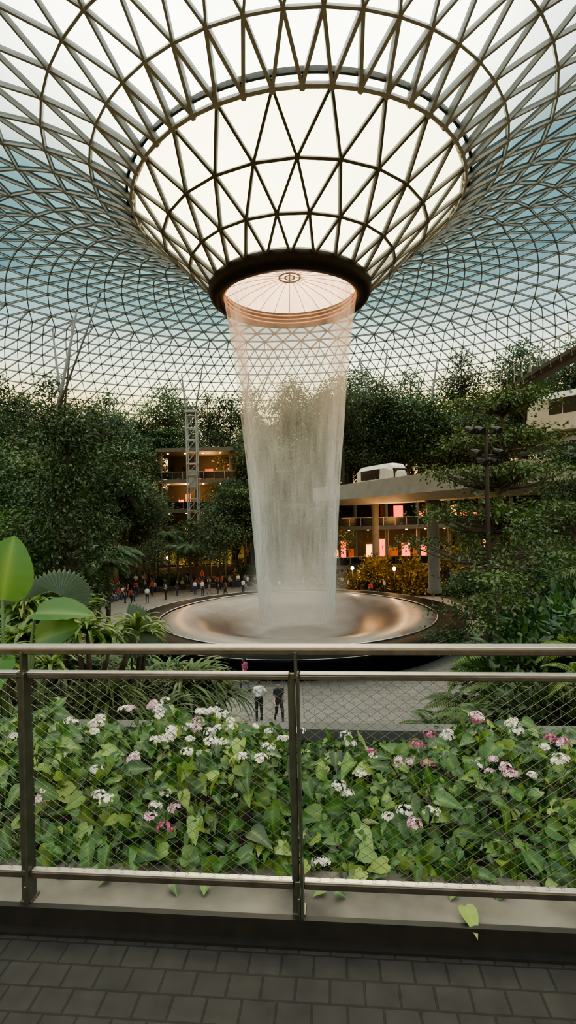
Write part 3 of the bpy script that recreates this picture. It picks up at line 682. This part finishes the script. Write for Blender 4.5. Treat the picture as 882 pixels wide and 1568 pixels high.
hd=empty('flowering_shrub_bed'); hd.matrix_world=W0
def hedge_top(u,v):
    base=.30 if u<-.35 else .30-.20*sstep(-.35,-.05,u)
    if u>.0: base=.10+.17*sstep(.15,1.1,u)
    return 7.05+base*min(1,sstep(.1,.6,v)*1.05)+.05*math.sin(u*7+1)*math.cos(v*5)+.035*math.sin(u*17+v*9) - .25*sstep(1.1,1.7,v)
rng=RNG
C=[];D=[];Nn=[];Ls=[]
for i in range(8200):
    u=rng.uniform(-2.4,2.4); v=rng.uniform(.2,1.6)
    tp=hedge_top(u,v); z=tp-abs(rng.normal())*.13
    if v<.5: z=rng.uniform(7.04,max(tp,7.13)+.02)
    if rng.random()<.1: z+=rng.uniform(0,.07)
    C.append((u,v+rng.normal()*.03,max(z,7.03)))
    D.append((rng.normal()*1.0,-.4+rng.normal()*.6,-.4+rng.normal()*.45)); Nn.append((rng.normal()*.6,-.45+rng.normal()*.5,.7)); Ls.append(.032+.09*rng.random()**2)
C=np.array(C);D=np.array(D);Nn=np.array(Nn);Ls=np.array(Ls)
mb=MB(); mb.hearts(C,D,Nn,Ls,Ls*.78,0)
wobj('heart_leaves',mb.mesh('hedge_leaves',[L_hedge],True,True),hd)
mb=MB()
for i in range(380):
    u=rng.uniform(-2.2,2.2);v=rng.uniform(.22,1.5); tp=hedge_top(u,v); mb.tube([(u,v,6.98),(u+rng.normal()*.05,v+rng.normal()*.04,(7+tp)/2),(u+rng.normal()*.1,v-.05,tp+.01)],np.array([.006,.004,.002]),4,0,False)
wobj('stems',mb.mesh('hedge_stems',[M('stem_brown',(.07,.055,.03),.8)]),hd)
m_fw=leafmat('petal_white',[(.62,.60,.53),(.75,.73,.66),(.68,.58,.56)],.6,.3); m_fp=leafmat('petal_pink',[(.55,.22,.36),(.7,.45,.55),(.68,.58,.6)],.6,.3); m_fm=leafmat('petal_magenta',[(.2,.02,.08),(.34,.05,.14),(.5,.25,.32)],.6,.3)
mb=MB()
def fcluster(u,v,z,R_,mi,n=34):
    for k in range(n):
        d=rv(1)[0]; d[2]=abs(d[2])*.8+.1; d[1]-=.25; d/=np.linalg.norm(d); c=np.array([u,v,z])+d*R_*rng.uniform(.75,1.1)*np.array([1.25,1,.75])
        t1=np.cross(d,[.3,.2,1.]);t1/=np.linalg.norm(t1);t2=np.cross(d,t1); ps=rng.uniform(.009,.015)
        a0=rng.uniform(0,6); aa=a0+np.arange(5)*2*PI/5
        Dd=np.cos(aa)[:,None]*t1+np.sin(aa)[:,None]*t2+d*.25
        mb.leaves(np.tile(c,(5,1)),Dd,np.tile(d,(5,1)),ps,ps*.8,mi,.1)
FL=[(-1.32,1.05,0),(-1.2,1.1,1),(-1.45,.9,0),(-1.08,.75,0),(-1.1,.5,0),(-.95,1.15,0),(-.85,1.0,0),(-.75,1.1,0),(-.62,1.05,1),(-.55,.95,0),(-.7,.75,0),(-.66,.62,0),(-.4,1.15,0),(-.32,1.1,0),(-.9,1.2,0),(-.8,.9,0),(-.6,1.15,0),(-.48,.98,0),(-1.15,.95,0),(-.68,1.0,0),
    (-.5,1.1,2),(-.72,.42,0),(-.65,.34,2),(-.78,.32,2),(-.28,.55,0),(-.25,.6,0),(-1.7,.9,0),(-1.2,.35,1),(-1.02,.4,0),(.25,.9,0),(.42,1.0,2),(.5,.95,1),(.38,1.1,2),(.68,.95,2),(.6,.8,2),(.8,1.1,0),(.5,.4,1),(.55,.38,1),(.46,.45,0),
    (.98,.75,1),(1.05,.7,0),(.92,.8,1),(1.2,.65,0),(1.35,.6,0),(1.3,.95,2),(.95,1.1,2),(.15,.7,0),(.08,.25,0),(1.5,.8,0),(1.6,1.0,1),(-1.9,.7,0),(.2,1.25,0),(-.15,1.2,0),(-1.0,1.3,1),(1.15,1.2,0),(-.9,.6,0),(-.45,.7,0)]
for u,v,c in FL:
    z=hedge_top(u,v)+.035
    for q in range(rnd.choice([1,2,3])): fcluster(u+rng.normal()*.045,v+rng.normal()*.035,z+rng.normal()*.015,rng.uniform(.018,.036),c if rng.random()<.8 else int(rng.integers(0,2)),18)
wobj('flower_heads',mb.mesh('flowers',[m_fw,m_fp,m_fm]),hd)
mb=MB(); k=18; us=rng.uniform(-1.5,1.5,k); C=np.stack([us,rng.uniform(.08,.22,k),np.full(k,7.1)],1)
mb.hearts(C,np.stack([rng.normal(size=k),-np.ones(k)*.6,rng.normal(size=k)*.05],1),np.tile([0,-.2,1.],(k,1)),rng.uniform(.03,.06,k),rng.uniform(.03,.05,k),0)
mb.hearts(np.array([[.62,.03,7.11]]),np.array([[.15,-.6,-.05]]),np.array([[.1,-.3,1.]]),.085,.07,0)
wobj('overhanging_leaves',mb.mesh('ledge_leaves',[L_hedge],True,True),hd)

# ------------------------------------------------------------------ buildings
m_warm=emat('warm_shop_light',(1,.42,.10),3.5); m_red=emat('red_sign_light',(1,.12,.05),2.5); m_down=emat('downlight',(1,.65,.3),30)
m_wallo=M('shopfront_orange',(.4,.13,.045),.6,0,.4,.6)
def building(name,x0,x1,y0,dep,zs,dens=1.0):
    e=empty(name); cx=(x0+x1)/2; w=x1-x0
    mb=MB()
    for z in zs:
        mb.box((cx,y0+dep/2,z),(w,dep,.4),0); mb.box((cx,y0-.02,z+.05),(w+.1,.15,.5),1)
    H_=zs[-1]-zs[0]
    mb.box((cx,y0+dep,zs[0]+H_/2),(w,.3,H_),2)
    n=max(2,int(w/4)+1)
    for i in range(n):
        x=x0+.4+(w-.8)*i/(n-1); mb.tube([(x,y0+.8,zs[0]),(x,y0+.8,zs[-1])],np.array([.22,.22]),12,1)
    obj('floor_slabs',mb.mesh(name+'_slabs',[m_conc_d,m_buff,m_dark]),e)
    mb=MB()
    for z in zs[:-1]:
        for i in range(int(w/1.4)): mb.box((x0+.7+1.4*i,y0+.05,z+.75),(.05,.05,1.1),0)
        mb.box((cx,y0+.05,z+1.3),(w,.07,.05),0)
        mb.box((cx,y0+.08,z+.8),(w,.02,.9),1)
    obj('balustrades',mb.mesh(name+'_bal',[m_steel,m_win]),e)
    mb=MB()
    for k,z in enumerate(zs[:-1]):
        hgt=zs[k+1]-z
        x=x0+.6
        while x<x1-1.5:
            ww=rnd.uniform(.6,2.2); mi=rnd.choice([0,1,1,3,3,3,4]); hq=rnd.uniform(.2,.6); mb.box((x+ww/2,y0+dep-.5,z+hgt*(.1+hq/2)),(ww*.7,.2,hgt*hq),mi); x+=ww
        for j in range(int(w/2.4)):
            mb.tube([(x0+1.2+2.4*j,y0+1.6,z+hgt-.26),(x0+1.2+2.4*j,y0+1.6,z+hgt-.32)],np.array([.12,.12]),10,2)
    obj('shopfronts',mb.mesh(name+'_shops',[m_warm,m_wallo,m_down,m_dark,m_red]),e)
    return e
building('shopping_terrace_building',-17.5,-7.2,70,7,[.6,4.8,9.0,13.0,17.2])
building('concourse_building',4,32,64,8,[1.6,6.4,10.6])
lt=MB(); cx,cy=-12.0,66.5; q_=.62
for sx_ in(-1,1):
    for sy in(-1,1): lt.tube([(cx+sx_*q_,cy+sy*q_,1),(cx+sx_*q_,cy+sy*q_,21.5)],np.array([.09,.09]),6)
for k in range(14):
    z=1.5+k*1.5
    for a,b in(((-1,-1),(1,-1)),((1,-1),(1,1)),((1,1),(-1,1)),((-1,1),(-1,-1))):
        lt.tube([(cx+a[0]*q_,cy+a[1]*q_,z),(cx+b[0]*q_,cy+b[1]*q_,z)],np.array([.06,.06]),5)
    if k<13: lt.tube([(cx-q_,cy-q_,z),(cx+q_,cy-q_,z+1.5)],np.array([.04,.04]),5)
lt.box((cx,cy,13),(1.0,1.0,2.4),1); lt.box((cx,cy,21.6),(1.5,1.5,.3),0)
obj('glass_lift_tower',lt.mesh('lift',[M('lift_frame',(.28,.30,.30),.5),m_conc]))

# ------------------------------------------------------------------ monorail viaduct (right)
def sweep(mb,path,prof,mi=0):
    path=np.array(path,float); n=len(path); k=len(prof); V=[]
    for i in range(n):
        t=path[min(i+1,n-1)]-path[max(i-1,0)]; t[2]=0; t/=np.linalg.norm(t); s_=np.array([t[1],-t[0],0])
        for a,b in prof: V.append(path[i]+s_*a+np.array([0,0,b]))
    F=[(i*k+j,i*k+(j+1)%k,(i+1)*k+(j+1)%k,(i+1)*k+j) for i in range(n-1) for j in range(k)]
    F+=[tuple(range(k))[::-1],tuple((n-1)*k+j for j in range(k))]
    mb.add(V,F,mi)
def bez(P,n):
    P=[np.array(p,float) for p in P]; out=[]
    for i in range(n):
        t_=i/(n-1); Q=P[:]
        while len(Q)>1: Q=[a*(1-t_)+b*t_ for a,b in zip(Q[:-1],Q[1:])]
        out.append(Q[0])
    return np.array(out)
path=bez([(3.0,62,9.8),(9,50,9.8),(11,36,10.0),(24,22,10.4)],30)
mb=MB()
sweep(mb,path,[(.0,0),(.0,1.55),(-.25,1.55),(-.25,.45),(-5.6,.45),(-5.6,1.55),(-5.8,1.55),(-5.8,-.1),(-4.8,-.6),(-1.2,-.6)],0)
obj('monorail_viaduct',mb.mesh('viaduct',[m_conc]))
mb=MB(); sweep(mb,path,[(-1.6,.45),(-1.6,.75),(-2.1,.75),(-2.1,.45)],0); sweep(mb,path,[(-3.6,.45),(-3.6,.75),(-4.1,.75),(-4.1,.45)],0); obj('guide_rails',mb.mesh('guiderails',[m_conc_d]))
def column(x,y,z0,z1,r=.5):
    mb=MB(); mb.lathe([(r*1.25,z0-.2),(r*1.25,z0+.1),(r,z0+.25),(r,z1-.8),(r*1.1,z1-.4),(r*1.4,z1)],20,0,(x,y,0)); obj('concrete_column',mb.mesh('column',[m_buff],True))
column(12.6,45.5,1.5,9.4); column(17.5,33,3,9.6); column(9.5,57,1.5,9.4,.4)
def train(x,y,z,rot,L_=10,name='people_mover_train'):
    e=empty(name,(x,y,z),rot); mb=MB()
    sec=[(-1.25,.35),(-1.3,1.2),(-1.2,2.3),(-.8,2.75),(0,2.85),(.8,2.75),(1.2,2.3),(1.3,1.2),(1.25,.35),(.9,.15),(-.9,.15)]
    st_=[(-L_/2-.9,.45),(-L_/2-.6,.75),(-L_/2,.95),(-L_/2+.6,1),(L_/2-.6,1),(L_/2,.95),(L_/2+.6,.75),(L_/2+.9,.45)]
    V=[];k=len(sec)
    for yy,s_ in st_:
        for a,b in sec: V.append((a*s_,yy,1.2+(b-1.2)*s_))
    F=[(i*k+j,(i+1)*k+j,(i+1)*k+(j+1)%k,i*k+(j+1)%k) for i in range(len(st_)-1) for j in range(k)]+[tuple(range(k)),tuple((len(st_)-1)*k+j for j in range(k))[::-1]]
    mb.add(V,F,0); obj('car_body',mb.mesh('car_body',[m_white],False),e)
    mb=MB()
    for sgn in(-1,1):
        for i in range(5): mb.box((sgn*1.26,-L_/2+1.3+i*(L_-2.6)/4,1.75),(.06,(L_-2.6)/4*.94,1.05))
        mb.box((0,sgn*(L_/2+.66),1.75),(1.5,.35,.9)); mb.box((sgn*1.0,0,.1),(.3,L_*.8,.35))
    obj('windows_and_bogies',mb.mesh('train_windows',[m_win]),e)
d_=path[9]-path[7]; train(path[8][0]+2.0,path[8][1]+.5,10.25,math.atan2(-d_[0],d_[1]),5.5)
up=bez([(15.2,37,12.4),(16.5,30,12.6),(24,24,12.8)],16)
mb=MB(); sweep(mb,up,[(0,0),(0,.9),(-.2,.9),(-.2,.3),(-4,.3),(-4,-.1)],0); obj('upper_track_bridge',mb.mesh('upper_track',[m_conc]))
train(18.6,31.5,12.9,math.radians(38),6)
cbp=bez([(12.8,32,15.2),(15.0,30.5,16.9),(19,27,18.9),(24,24,20.0)],24)
mb=MB(); sweep(mb,cbp,[(0,0),(0,.22),(-1.8,.22),(-1.8,0),(-1.4,-.25),(-.4,-.25)],0)
for i in range(0,24):
    p=cbp[i]; q=cbp[min(i+1,23)]-cbp[max(i-1,0)]; q[2]=0; q/=np.linalg.norm(q); s_=np.array([q[1],-q[0],0])
    mb.struts([p+s_*.1],[p-s_*1.9],[[0,0,1.]],.1,.3,1)
    mb.tube([p,p+np.array([0,0,1.2])],np.array([.025,.025]),5,1)
    mb.tube([p-s_*1.8,p-s_*1.8+np.array([0,0,1.2])],np.array([.025,.025]),5,1)
mb.tube(cbp+np.array([0,0,1.2]),np.array([.035]*24),5,1)
obj('canopy_walkway_bridge',mb.mesh('canopy_bridge',[m_conc_d,m_conc]))
lp=MB(); x,y=5.35,14
lp.tube([(x,y,2.6),(x,y,6),(x,y,10.75)],np.array([.085,.07,.055]),10); lp.tube([(x,y,2.5),(x,y,2.8)],np.array([.16,.12]),10)
for z,xs in((10.6,(-.45,-.2,.25)),(10.0,(-.3,.3)),(9.75,(-.15,.15))):
    lp.tube([(x+min(xs),y,z),(x+max(xs),y,z)],np.array([.03,.03]),6)
    for dx in xs:
        lp.tube([(x+dx,y,z),(x+dx,y,z+.08)],np.array([.02,.02]),6); lp.tube([(x+dx-.05,y+.1,z+.15),(x+dx+.02,y-.05,z+.08),(x+dx+.06,y-.16,z+.02)],np.array([.05,.085,.09]),10)
obj('spotlight_pole',lp.mesh('pole',[M('pole_black',(.01,.01,.01),.5,.3)],False))

# ------------------------------------------------------------------ people
def capsule(mb,p,q,rp,rq,flat=1.,side=(1,0,0),mi=0,n=12):
    p=np.array(p,float);q=np.array(q,float);a=q-p;l=np.linalg.norm(a);a/=l
    s1=np.array(side,float)
    if abs(np.dot(s1,a))>.9: s1=np.array([0,1.,0])
    s1-=a*np.dot(s1,a);s1/=np.linalg.norm(s1);s2=np.cross(a,s1);V=[];R=[]
    for t_ in(-80,-50,-25,0): R.append((p+a*rp*math.sin(math.radians(t_))*.9,rp*math.cos(math.radians(t_))))
    for t_ in(0,25,50,80): R.append((q+a*rq*math.sin(math.radians(t_))*.9,rq*math.cos(math.radians(t_))))
    for c,r in R:
        for j in range(n):
            an=2*PI*j/n; V.append(c+r*(math.cos(an)*s1+math.sin(an)*flat*s2))
    F=[(i*n+j,i*n+(j+1)%n,(i+1)*n+(j+1)%n,(i+1)*n+j) for i in range(len(R)-1) for j in range(n)]+[tuple(range(n))[::-1],tuple((len(R)-1)*n+j for j in range(n))]
    mb.add(V,F,mi)
m_skin=M('skin',(.38,.23,.16),.55,0,.08,10)
def cloth(nm,c): return M('cloth_'+nm,c,.85,0,.12,14,.1)
def person_mesh(name,shirt,trous,hair,J=None,vox=.018,fingers=True,longhair=False,shoe=None):
    B=dict(pel=(0,0,.93),chest=(0,0,1.22),neck=(0,0,1.43),head=(0,.015,1.575),
        shl=(-.17,0,1.37),shr=(.17,0,1.37),ell=(-.22,-.02,1.09),elr=(.22,-.02,1.09),wrl=(-.23,.06,.86),wrr=(.23,.06,.86),
        hil=(-.09,0,.9),hir=(.09,0,.9),knl=(-.1,.02,.49),knr=(.1,.02,.49),anl=(-.1,-.02,.09),anr=(.1,-.02,.09),fl=(0,1,0))
    if J: B.update(J)
    B={k:np.array(v,float) for k,v in B.items()}
    segs=[];mb=MB()
    def S(a,b,ra,rb,mat,flat=1.):
        capsule(mb,a,b,ra,rb,flat); segs.append((a,b,mat,(ra+rb)/2))
    S(B['pel'],B['pel']+(B['chest']-B['pel'])*.5,.155,.14,1,.68)
    S(B['pel']+(B['chest']-B['pel'])*.45,B['chest'],.14,.165,0,.66)
    S(B['chest'],B['chest']+(B['neck']-B['chest'])*.55,.165,.14,0,.62)
    S(B['neck']-np.array([0,0,.06]),B['neck']+(B['head']-B['neck'])*.4,.058,.052,2)
    hd_=B['head']; S(hd_-np.array([0,0,.035]),hd_+np.array([0,0,.03]),.073,.088,2,1.12)
    for s_ in'lr':
        sh,el,wr=B['sh'+s_],B['el'+s_],B['wr'+s_]
        S(B['chest']+(B['neck']-B['chest'])*.6,sh,.075,.062,0)
        S(sh,sh+(el-sh)*.6,.06,.05,0); S(sh+(el-sh)*.6,el,.046,.04,2); S(el,wr,.04,.027,2)
        hdv=(wr-el)/np.linalg.norm(wr-el); S(wr,wr+hdv*.075,.028,.034,2,.5)
        hi,kn,an=B['hi'+s_],B['kn'+s_],B['an'+s_]
        S(hi,kn,.092,.062,1); S(kn,an,.06,.042,1)
        S(an-np.array([0,0,.035]),an+B['fl']*.15-np.array([0,0,.05]),.042,.034,3)
    if longhair: S(hd_+np.array([0,-.06,0]),hd_+np.array([0,-.085,-.2]),.07,.05,4,.7)
    me=mb.mesh(name+'_raw',[m_skin]); o=bpy.data.objects.new('tmp',me); scene.collection.objects.link(o)
    r=o.modifiers.new('r','REMESH'); r.mode='VOXEL'; r.voxel_size=vox; r.use_smooth_shade=True
    sm=o.modifiers.new('s','SMOOTH'); sm.iterations=4; sm.factor=.5
    dg=bpy.context.evaluated_depsgraph_get(); ev=o.evaluated_get(dg); m2=ev.to_mesh()
    V=np.array([v.co[:] for v in m2.vertices]); F=[tuple(p.vertices) for p in m2.polygons]; ev.to_mesh_clear(); bpy.data.objects.remove(o)
    Cn=np.array([V[list(f)].mean(0) for f in F]); best=np.full(len(F),1e9);mi=np.zeros(len(F),int)
    for a,b,mt,rd in segs:
        ab=b-a; t_=np.clip(((Cn-a)@ab)/(ab@ab),0,1); d=np.linalg.norm(Cn-(a+t_[:,None]*ab),axis=1)-rd*.8
        u=d<best; best[u]=d[u]; mi[u]=mt
    rel=Cn-hd_; near=np.linalg.norm(rel,axis=1)<.17
    f=B['fl']/np.linalg.norm(B['fl'])
    fw=rel@f
    hairm=near&((rel[:,2]>.055)|((fw<.015)&(rel[:,2]>-.07)))&(rel[:,2]>-.09); mi[hairm]=4
    out=MB(); out.v=[V];out.f=list(F);out.m=list(mi);out.n=len(V);out.attr=[np.zeros(len(V))]
    if fingers:
        sd=np.cross(f,[0,0,1.])
        for s_,sg in(('l',-1),('r',1)):
            wr,el=B['wr'+s_],B['el'+s_]; h=(wr-el)/np.linalg.norm(wr-el); base=wr+h*.09
            acr=np.cross(h,sd);acr/=np.linalg.norm(acr)
            for k,ln in enumerate((.07,.08,.075,.06)):
                b0=base+acr*(.026-.0175*k); cu_=-sd*sg
                out.tube([b0,b0+h*ln*.5,b0+h*ln*.85+cu_*.018,b0+h*ln+cu_*.035],np.array([.009,.0085,.008,.006]),6,2)
            b0=wr+h*.03+acr*.028; out.tube([b0,b0+acr*.025+h*.03,b0+acr*.03+h*.06],np.array([.011,.010,.007]),6,2)
        c=hd_; sdv=sd
        out.tube([c+f*.088+np.array([0,0,.012]),c+f*.112-np.array([0,0,.018])],np.array([.008,.014]),6,2)
        for sg in(-1,1):
            out.tube([c+f*.085+sdv*.032*sg+np.array([0,0,.014]),c+f*.095+sdv*.032*sg+np.array([0,0,.014])],np.array([.011,.007]),8,4)
            out.tube([c+sdv*.082*sg+np.array([0,0,.02]),c+sdv*.092*sg,c+sdv*.084*sg-np.array([0,0,.025])],np.array([.012,.014,.008]),6,2)
        out.tube([c+f*.088-sdv*.022-np.array([0,0,.045]),c+f*.097-np.array([0,0,.046]),c+f*.088+sdv*.022-np.array([0,0,.045])],np.array([.004,.007,.004]),6,5)
    return out.mesh(name,[shirt,trous,m_skin,shoe or c_shoe,hair,c_lip],True)
c_shoe=cloth('shoe',(.03,.03,.03)); c_lip=cloth('lip',(.4,.12,.1)); c_hair=cloth('hair',(.012,.01,.008))
c_wh=cloth('white',(.55,.55,.53)); c_bk=cloth('black',(.015,.015,.016)); c_mag=cloth('magenta',(.22,.04,.10)); c_nv=cloth('navy',(.03,.04,.09)); c_gr=cloth('grey',(.2,.2,.21)); c_rd=cloth('red',(.3,.035,.03)); c_bl=cloth('blue',(.08,.13,.26)); c_bg=cloth('beige',(.33,.27,.2))
walk=dict(anl=(-.09,.20,.09),knl=(-.1,.17,.5),anr=(.09,-.28,.14),knr=(.1,-.02,.48),wrl=(-.24,-.12,.9),wrr=(.24,.2,.92),elr=(.22,.02,1.09),ell=(-.22,-.1,1.1))
hips=dict(elr=(.33,-.08,1.14),wrr=(.2,.06,.98),ell=(-.22,.02,1.1),wrl=(-.12,.24,1.16))
p1=person_mesh('person_a',c_wh,c_bk,c_hair,hips); p2=person_mesh('person_b',c_bk,c_bk,c_hair,walk,longhair=True); p3=person_mesh('person_c',c_mag,c_nv,c_hair,walk)
place('person',p1,-1.38,21.6,0.0,math.radians(20),1.0)
place('person',p2,-.55,21.3,0.0,math.radians(-160),1.0)
place('person',p3,-2.25,25.0,0.0,math.radians(60),1.0)
sit=dict(pel=(0,0,.55),chest=(0,.02,.84),neck=(0,.04,1.05),head=(0,.07,1.2),shl=(-.17,.03,1.0),shr=(.17,.03,1.0),ell=(-.21,.1,.76),elr=(.21,.1,.76),wrl=(-.12,.32,.66),wrr=(.12,.32,.66),hil=(-.09,0,.53),hir=(.09,0,.53),knl=(-.12,.44,.53),knr=(.12,.44,.53),anl=(-.12,.42,.09),anr=(.12,.42,.09))
far=[person_mesh('person_far%d'%i,s_,t_,c_hair,J,.035,False,lh) for i,(s_,t_,J,lh) in enumerate([(c_wh,c_nv,None,False),(c_bk,c_gr,walk,True),(c_rd,c_bk,walk,False),(c_bl,c_bg,None,True),(c_gr,c_bk,hips,False),(c_bk,c_nv,None,False)])]
fs=[person_mesh('person_sit%d'%i,s_,t_,c_hair,sit,.035,False,lh) for i,(s_,t_,lh) in enumerate([(c_wh,c_nv,False),(c_bk,c_gr,True),(c_rd,c_bl,False),(c_bg,c_bk,True)])]
crowd=[]
while len(crowd)<44:
    a=math.radians(rnd.choice([rnd.uniform(58,88),rnd.uniform(94,142),rnd.uniform(100,142)])); r=R0(a)-rnd.uniform(1.1,7.5)
    x,y=AX+r*math.cos(a),AY+r*math.sin(a)
    if r<13.3 or any((x-p)**2+(y-q)**2<.8 for p,q in crowd) or math.hypot(x-12.6,y-45.5)<1.3 or math.hypot(x-9.5,y-57)<1.3: continue
    crowd.append((x,y)); place('person',rnd.choice(far),x,y,0,rnd.uniform(0,6.28),rnd.uniform(.93,1.04))
used=[]
while len(used)<50:
    a=rnd.choice([rnd.uniform(96,146),rnd.uniform(96,146),rnd.uniform(52,88)]); lv=rnd.choice([0,1])
    if any(abs(a-b)<1.6 and l==lv for b,l in used): continue
    used.append((a,lv)); a=math.radians(a); of,zz=[(-.5,.45),(2.2,1.0)][lv]; r=R0(a)+of
    place('seated_person',rnd.choice(fs),AX+r*math.cos(a),AY+r*math.sin(a),zz-.45,a+PI/2,rnd.uniform(.93,1.03))

# ------------------------------------------------------------------ lights & world
def light(kind,name,loc,e,col,size=1,rot=None):
    l=bpy.data.lights.new(name,kind); l.energy=e; l.color=col
    if kind=='AREA': l.size=size
    elif kind=='SUN': l.angle=size
    else: l.shadow_soft_size=size
    o=bpy.data.objects.new(name,l); scene.collection.objects.link(o); o.location=loc
    if rot: o.rotation_euler=rot
    return o
# added globe lanterns on posts, made up for warm light on the terraces
m_globe=emat('added_lantern_globe',(1,.6,.25),22)
gm_=MB(); gm_.tube([(0,0,-.2),(0,0,2.6)],np.array([.05,.04]),8); gm_.lathe([(.01,2.55),(.12,2.62),(.18,2.75),(.12,2.9),(.01,2.96)],12,1)
gme=gm_.mesh('added_lantern',[m_ring,m_globe],True)
for i,(x,y) in enumerate([(-19.5,57),(-24,58),(-8.5,62.5),(-14.8,63.5),(6.3,52.2),(17.6,48.5),(-27,50),(10.2,50.8)]):
    z=max(ground(x,y),0)+.1; obj('added_terrace_lantern',gme,None,(x,y,z)); light('POINT','added_lantern_light_%d'%i,(x,y-.4,z+2.75),220,(1,.55,.22),.2)
light('SUN','sun',(0,0,60),1.7,(1,.88,.68),math.radians(22),(math.radians(-55),math.radians(3),0))
for i,(x,y,z,e) in enumerate([(-15,73,3.5,1800),(-10,73,7.5,1800),(-14,73,11.5,1800),(-9,73,3.5,1600),(-11,73,15.5,1200),(8,66,5.2,900),(15,66,5.2,900),(23,66,5.2,900),(10,51.5,7.5,900),(15,52,7.5,900)]):
    light('POINT','shop_light_%d'%i,(x,y,z),e,(1,.48,.16),.4)
light('POINT','oculus_pink_light',(AX,AY,CZ+13.8),500,(1,.72,.55),.8)

w=bpy.data.worlds.new('World'); scene.world=w; w.use_nodes=True; nt=w.node_tree; nt.nodes.clear(); L=nt.links.new
out=nt.nodes.new('ShaderNodeOutputWorld'); bg=nt.nodes.new('ShaderNodeBackground'); tc=nt.nodes.new('ShaderNodeTexCoord')
sx=nt.nodes.new('ShaderNodeSeparateXYZ'); L(tc.outputs['Generated'],sx.inputs[0])
r=nt.nodes.new('ShaderNodeValToRGB'); e=r.color_ramp.elements
e[0].position=0; e[0].color=(.8,.42,.12,1); e[1].position=1; e[1].color=(1,.99,.92,1)
for p,c in((.14,(.85,.52,.18)),(.205,(.95,.70,.32)),(.26,(.88,.84,.66)),(.33,(.60,.72,.74)),(.46,(.68,.79,.80)),(.66,(1,.99,.90))):
    q=e.new(p); q.color=(*c,1)
L(sx.outputs['Z'],r.inputs['Fac'])
no=nt.nodes.new('ShaderNodeTexNoise'); no.inputs['Scale'].default_value=3.5; no.inputs['Detail'].default_value=7; L(tc.outputs['Generated'],no.inputs['Vector'])
cr2=nt.nodes.new('ShaderNodeValToRGB'); cr2.color_ramp.elements[0].position=.38; cr2.color_ramp.elements[0].color=(.56,.66,.71,1); cr2.color_ramp.elements[1].position=.58; cr2.color_ramp.elements[1].color=(1,1,1,1); L(no.outputs['Fac'],cr2.inputs['Fac'])
mx=nt.nodes.new('ShaderNodeMix'); mx.data_type='RGBA'; mx.blend_type='MULTIPLY'; mx.inputs[0].default_value=.8; L(r.outputs[0],mx.inputs[6]); L(cr2.outputs[0],mx.inputs[7])
dp=nt.nodes.new('ShaderNodeVectorMath'); dp.operation='DOT_PRODUCT'; sd_=Vector((-.03,.86,.52)).normalized(); dp.inputs[1].default_value=sd_; L(tc.outputs['Generated'],dp.inputs[0])
gm=nt.nodes.new('ShaderNodeMapRange'); gm.interpolation_type='SMOOTHSTEP'; gm.inputs[1].default_value=.87; gm.inputs[2].default_value=1.0; gm.inputs[3].default_value=0; gm.inputs[4].default_value=.8; L(dp.outputs['Value'],gm.inputs[0])
ga=nt.nodes.new('ShaderNodeMix'); ga.data_type='RGBA'; ga.blend_type='ADD'; ga.inputs[7].default_value=(1,.88,.58,1); L(gm.outputs[0],ga.inputs[0]); L(mx.outputs[2],ga.inputs[6])
L(ga.outputs[2],bg.inputs['Color']); bg.inputs['Strength'].default_value=4.2; L(bg.outputs[0],out.inputs['Surface'])

scene.view_settings.view_transform='AgX'
try: scene.view_settings.look='AgX - Medium High Contrast'
except Exception: pass
try: scene.cycles.transparent_max_bounces=24
except Exception: pass

cam=bpy.data.cameras.new('camera'); co=bpy.data.objects.new('camera',cam); scene.collection.objects.link(co)
cam.sensor_fit='VERTICAL'; cam.sensor_height=36; cam.lens=36*800/1568; cam.clip_end=500; cam.clip_start=.05
co.matrix_world=Matrix.Translation((0,0,CZ))@Matrix.Rotation(PI/2,4,'X')@Matrix.Rotation(-math.radians(1.3),4,'Z')
scene.camera=co
print('objects',len(scene.objects))
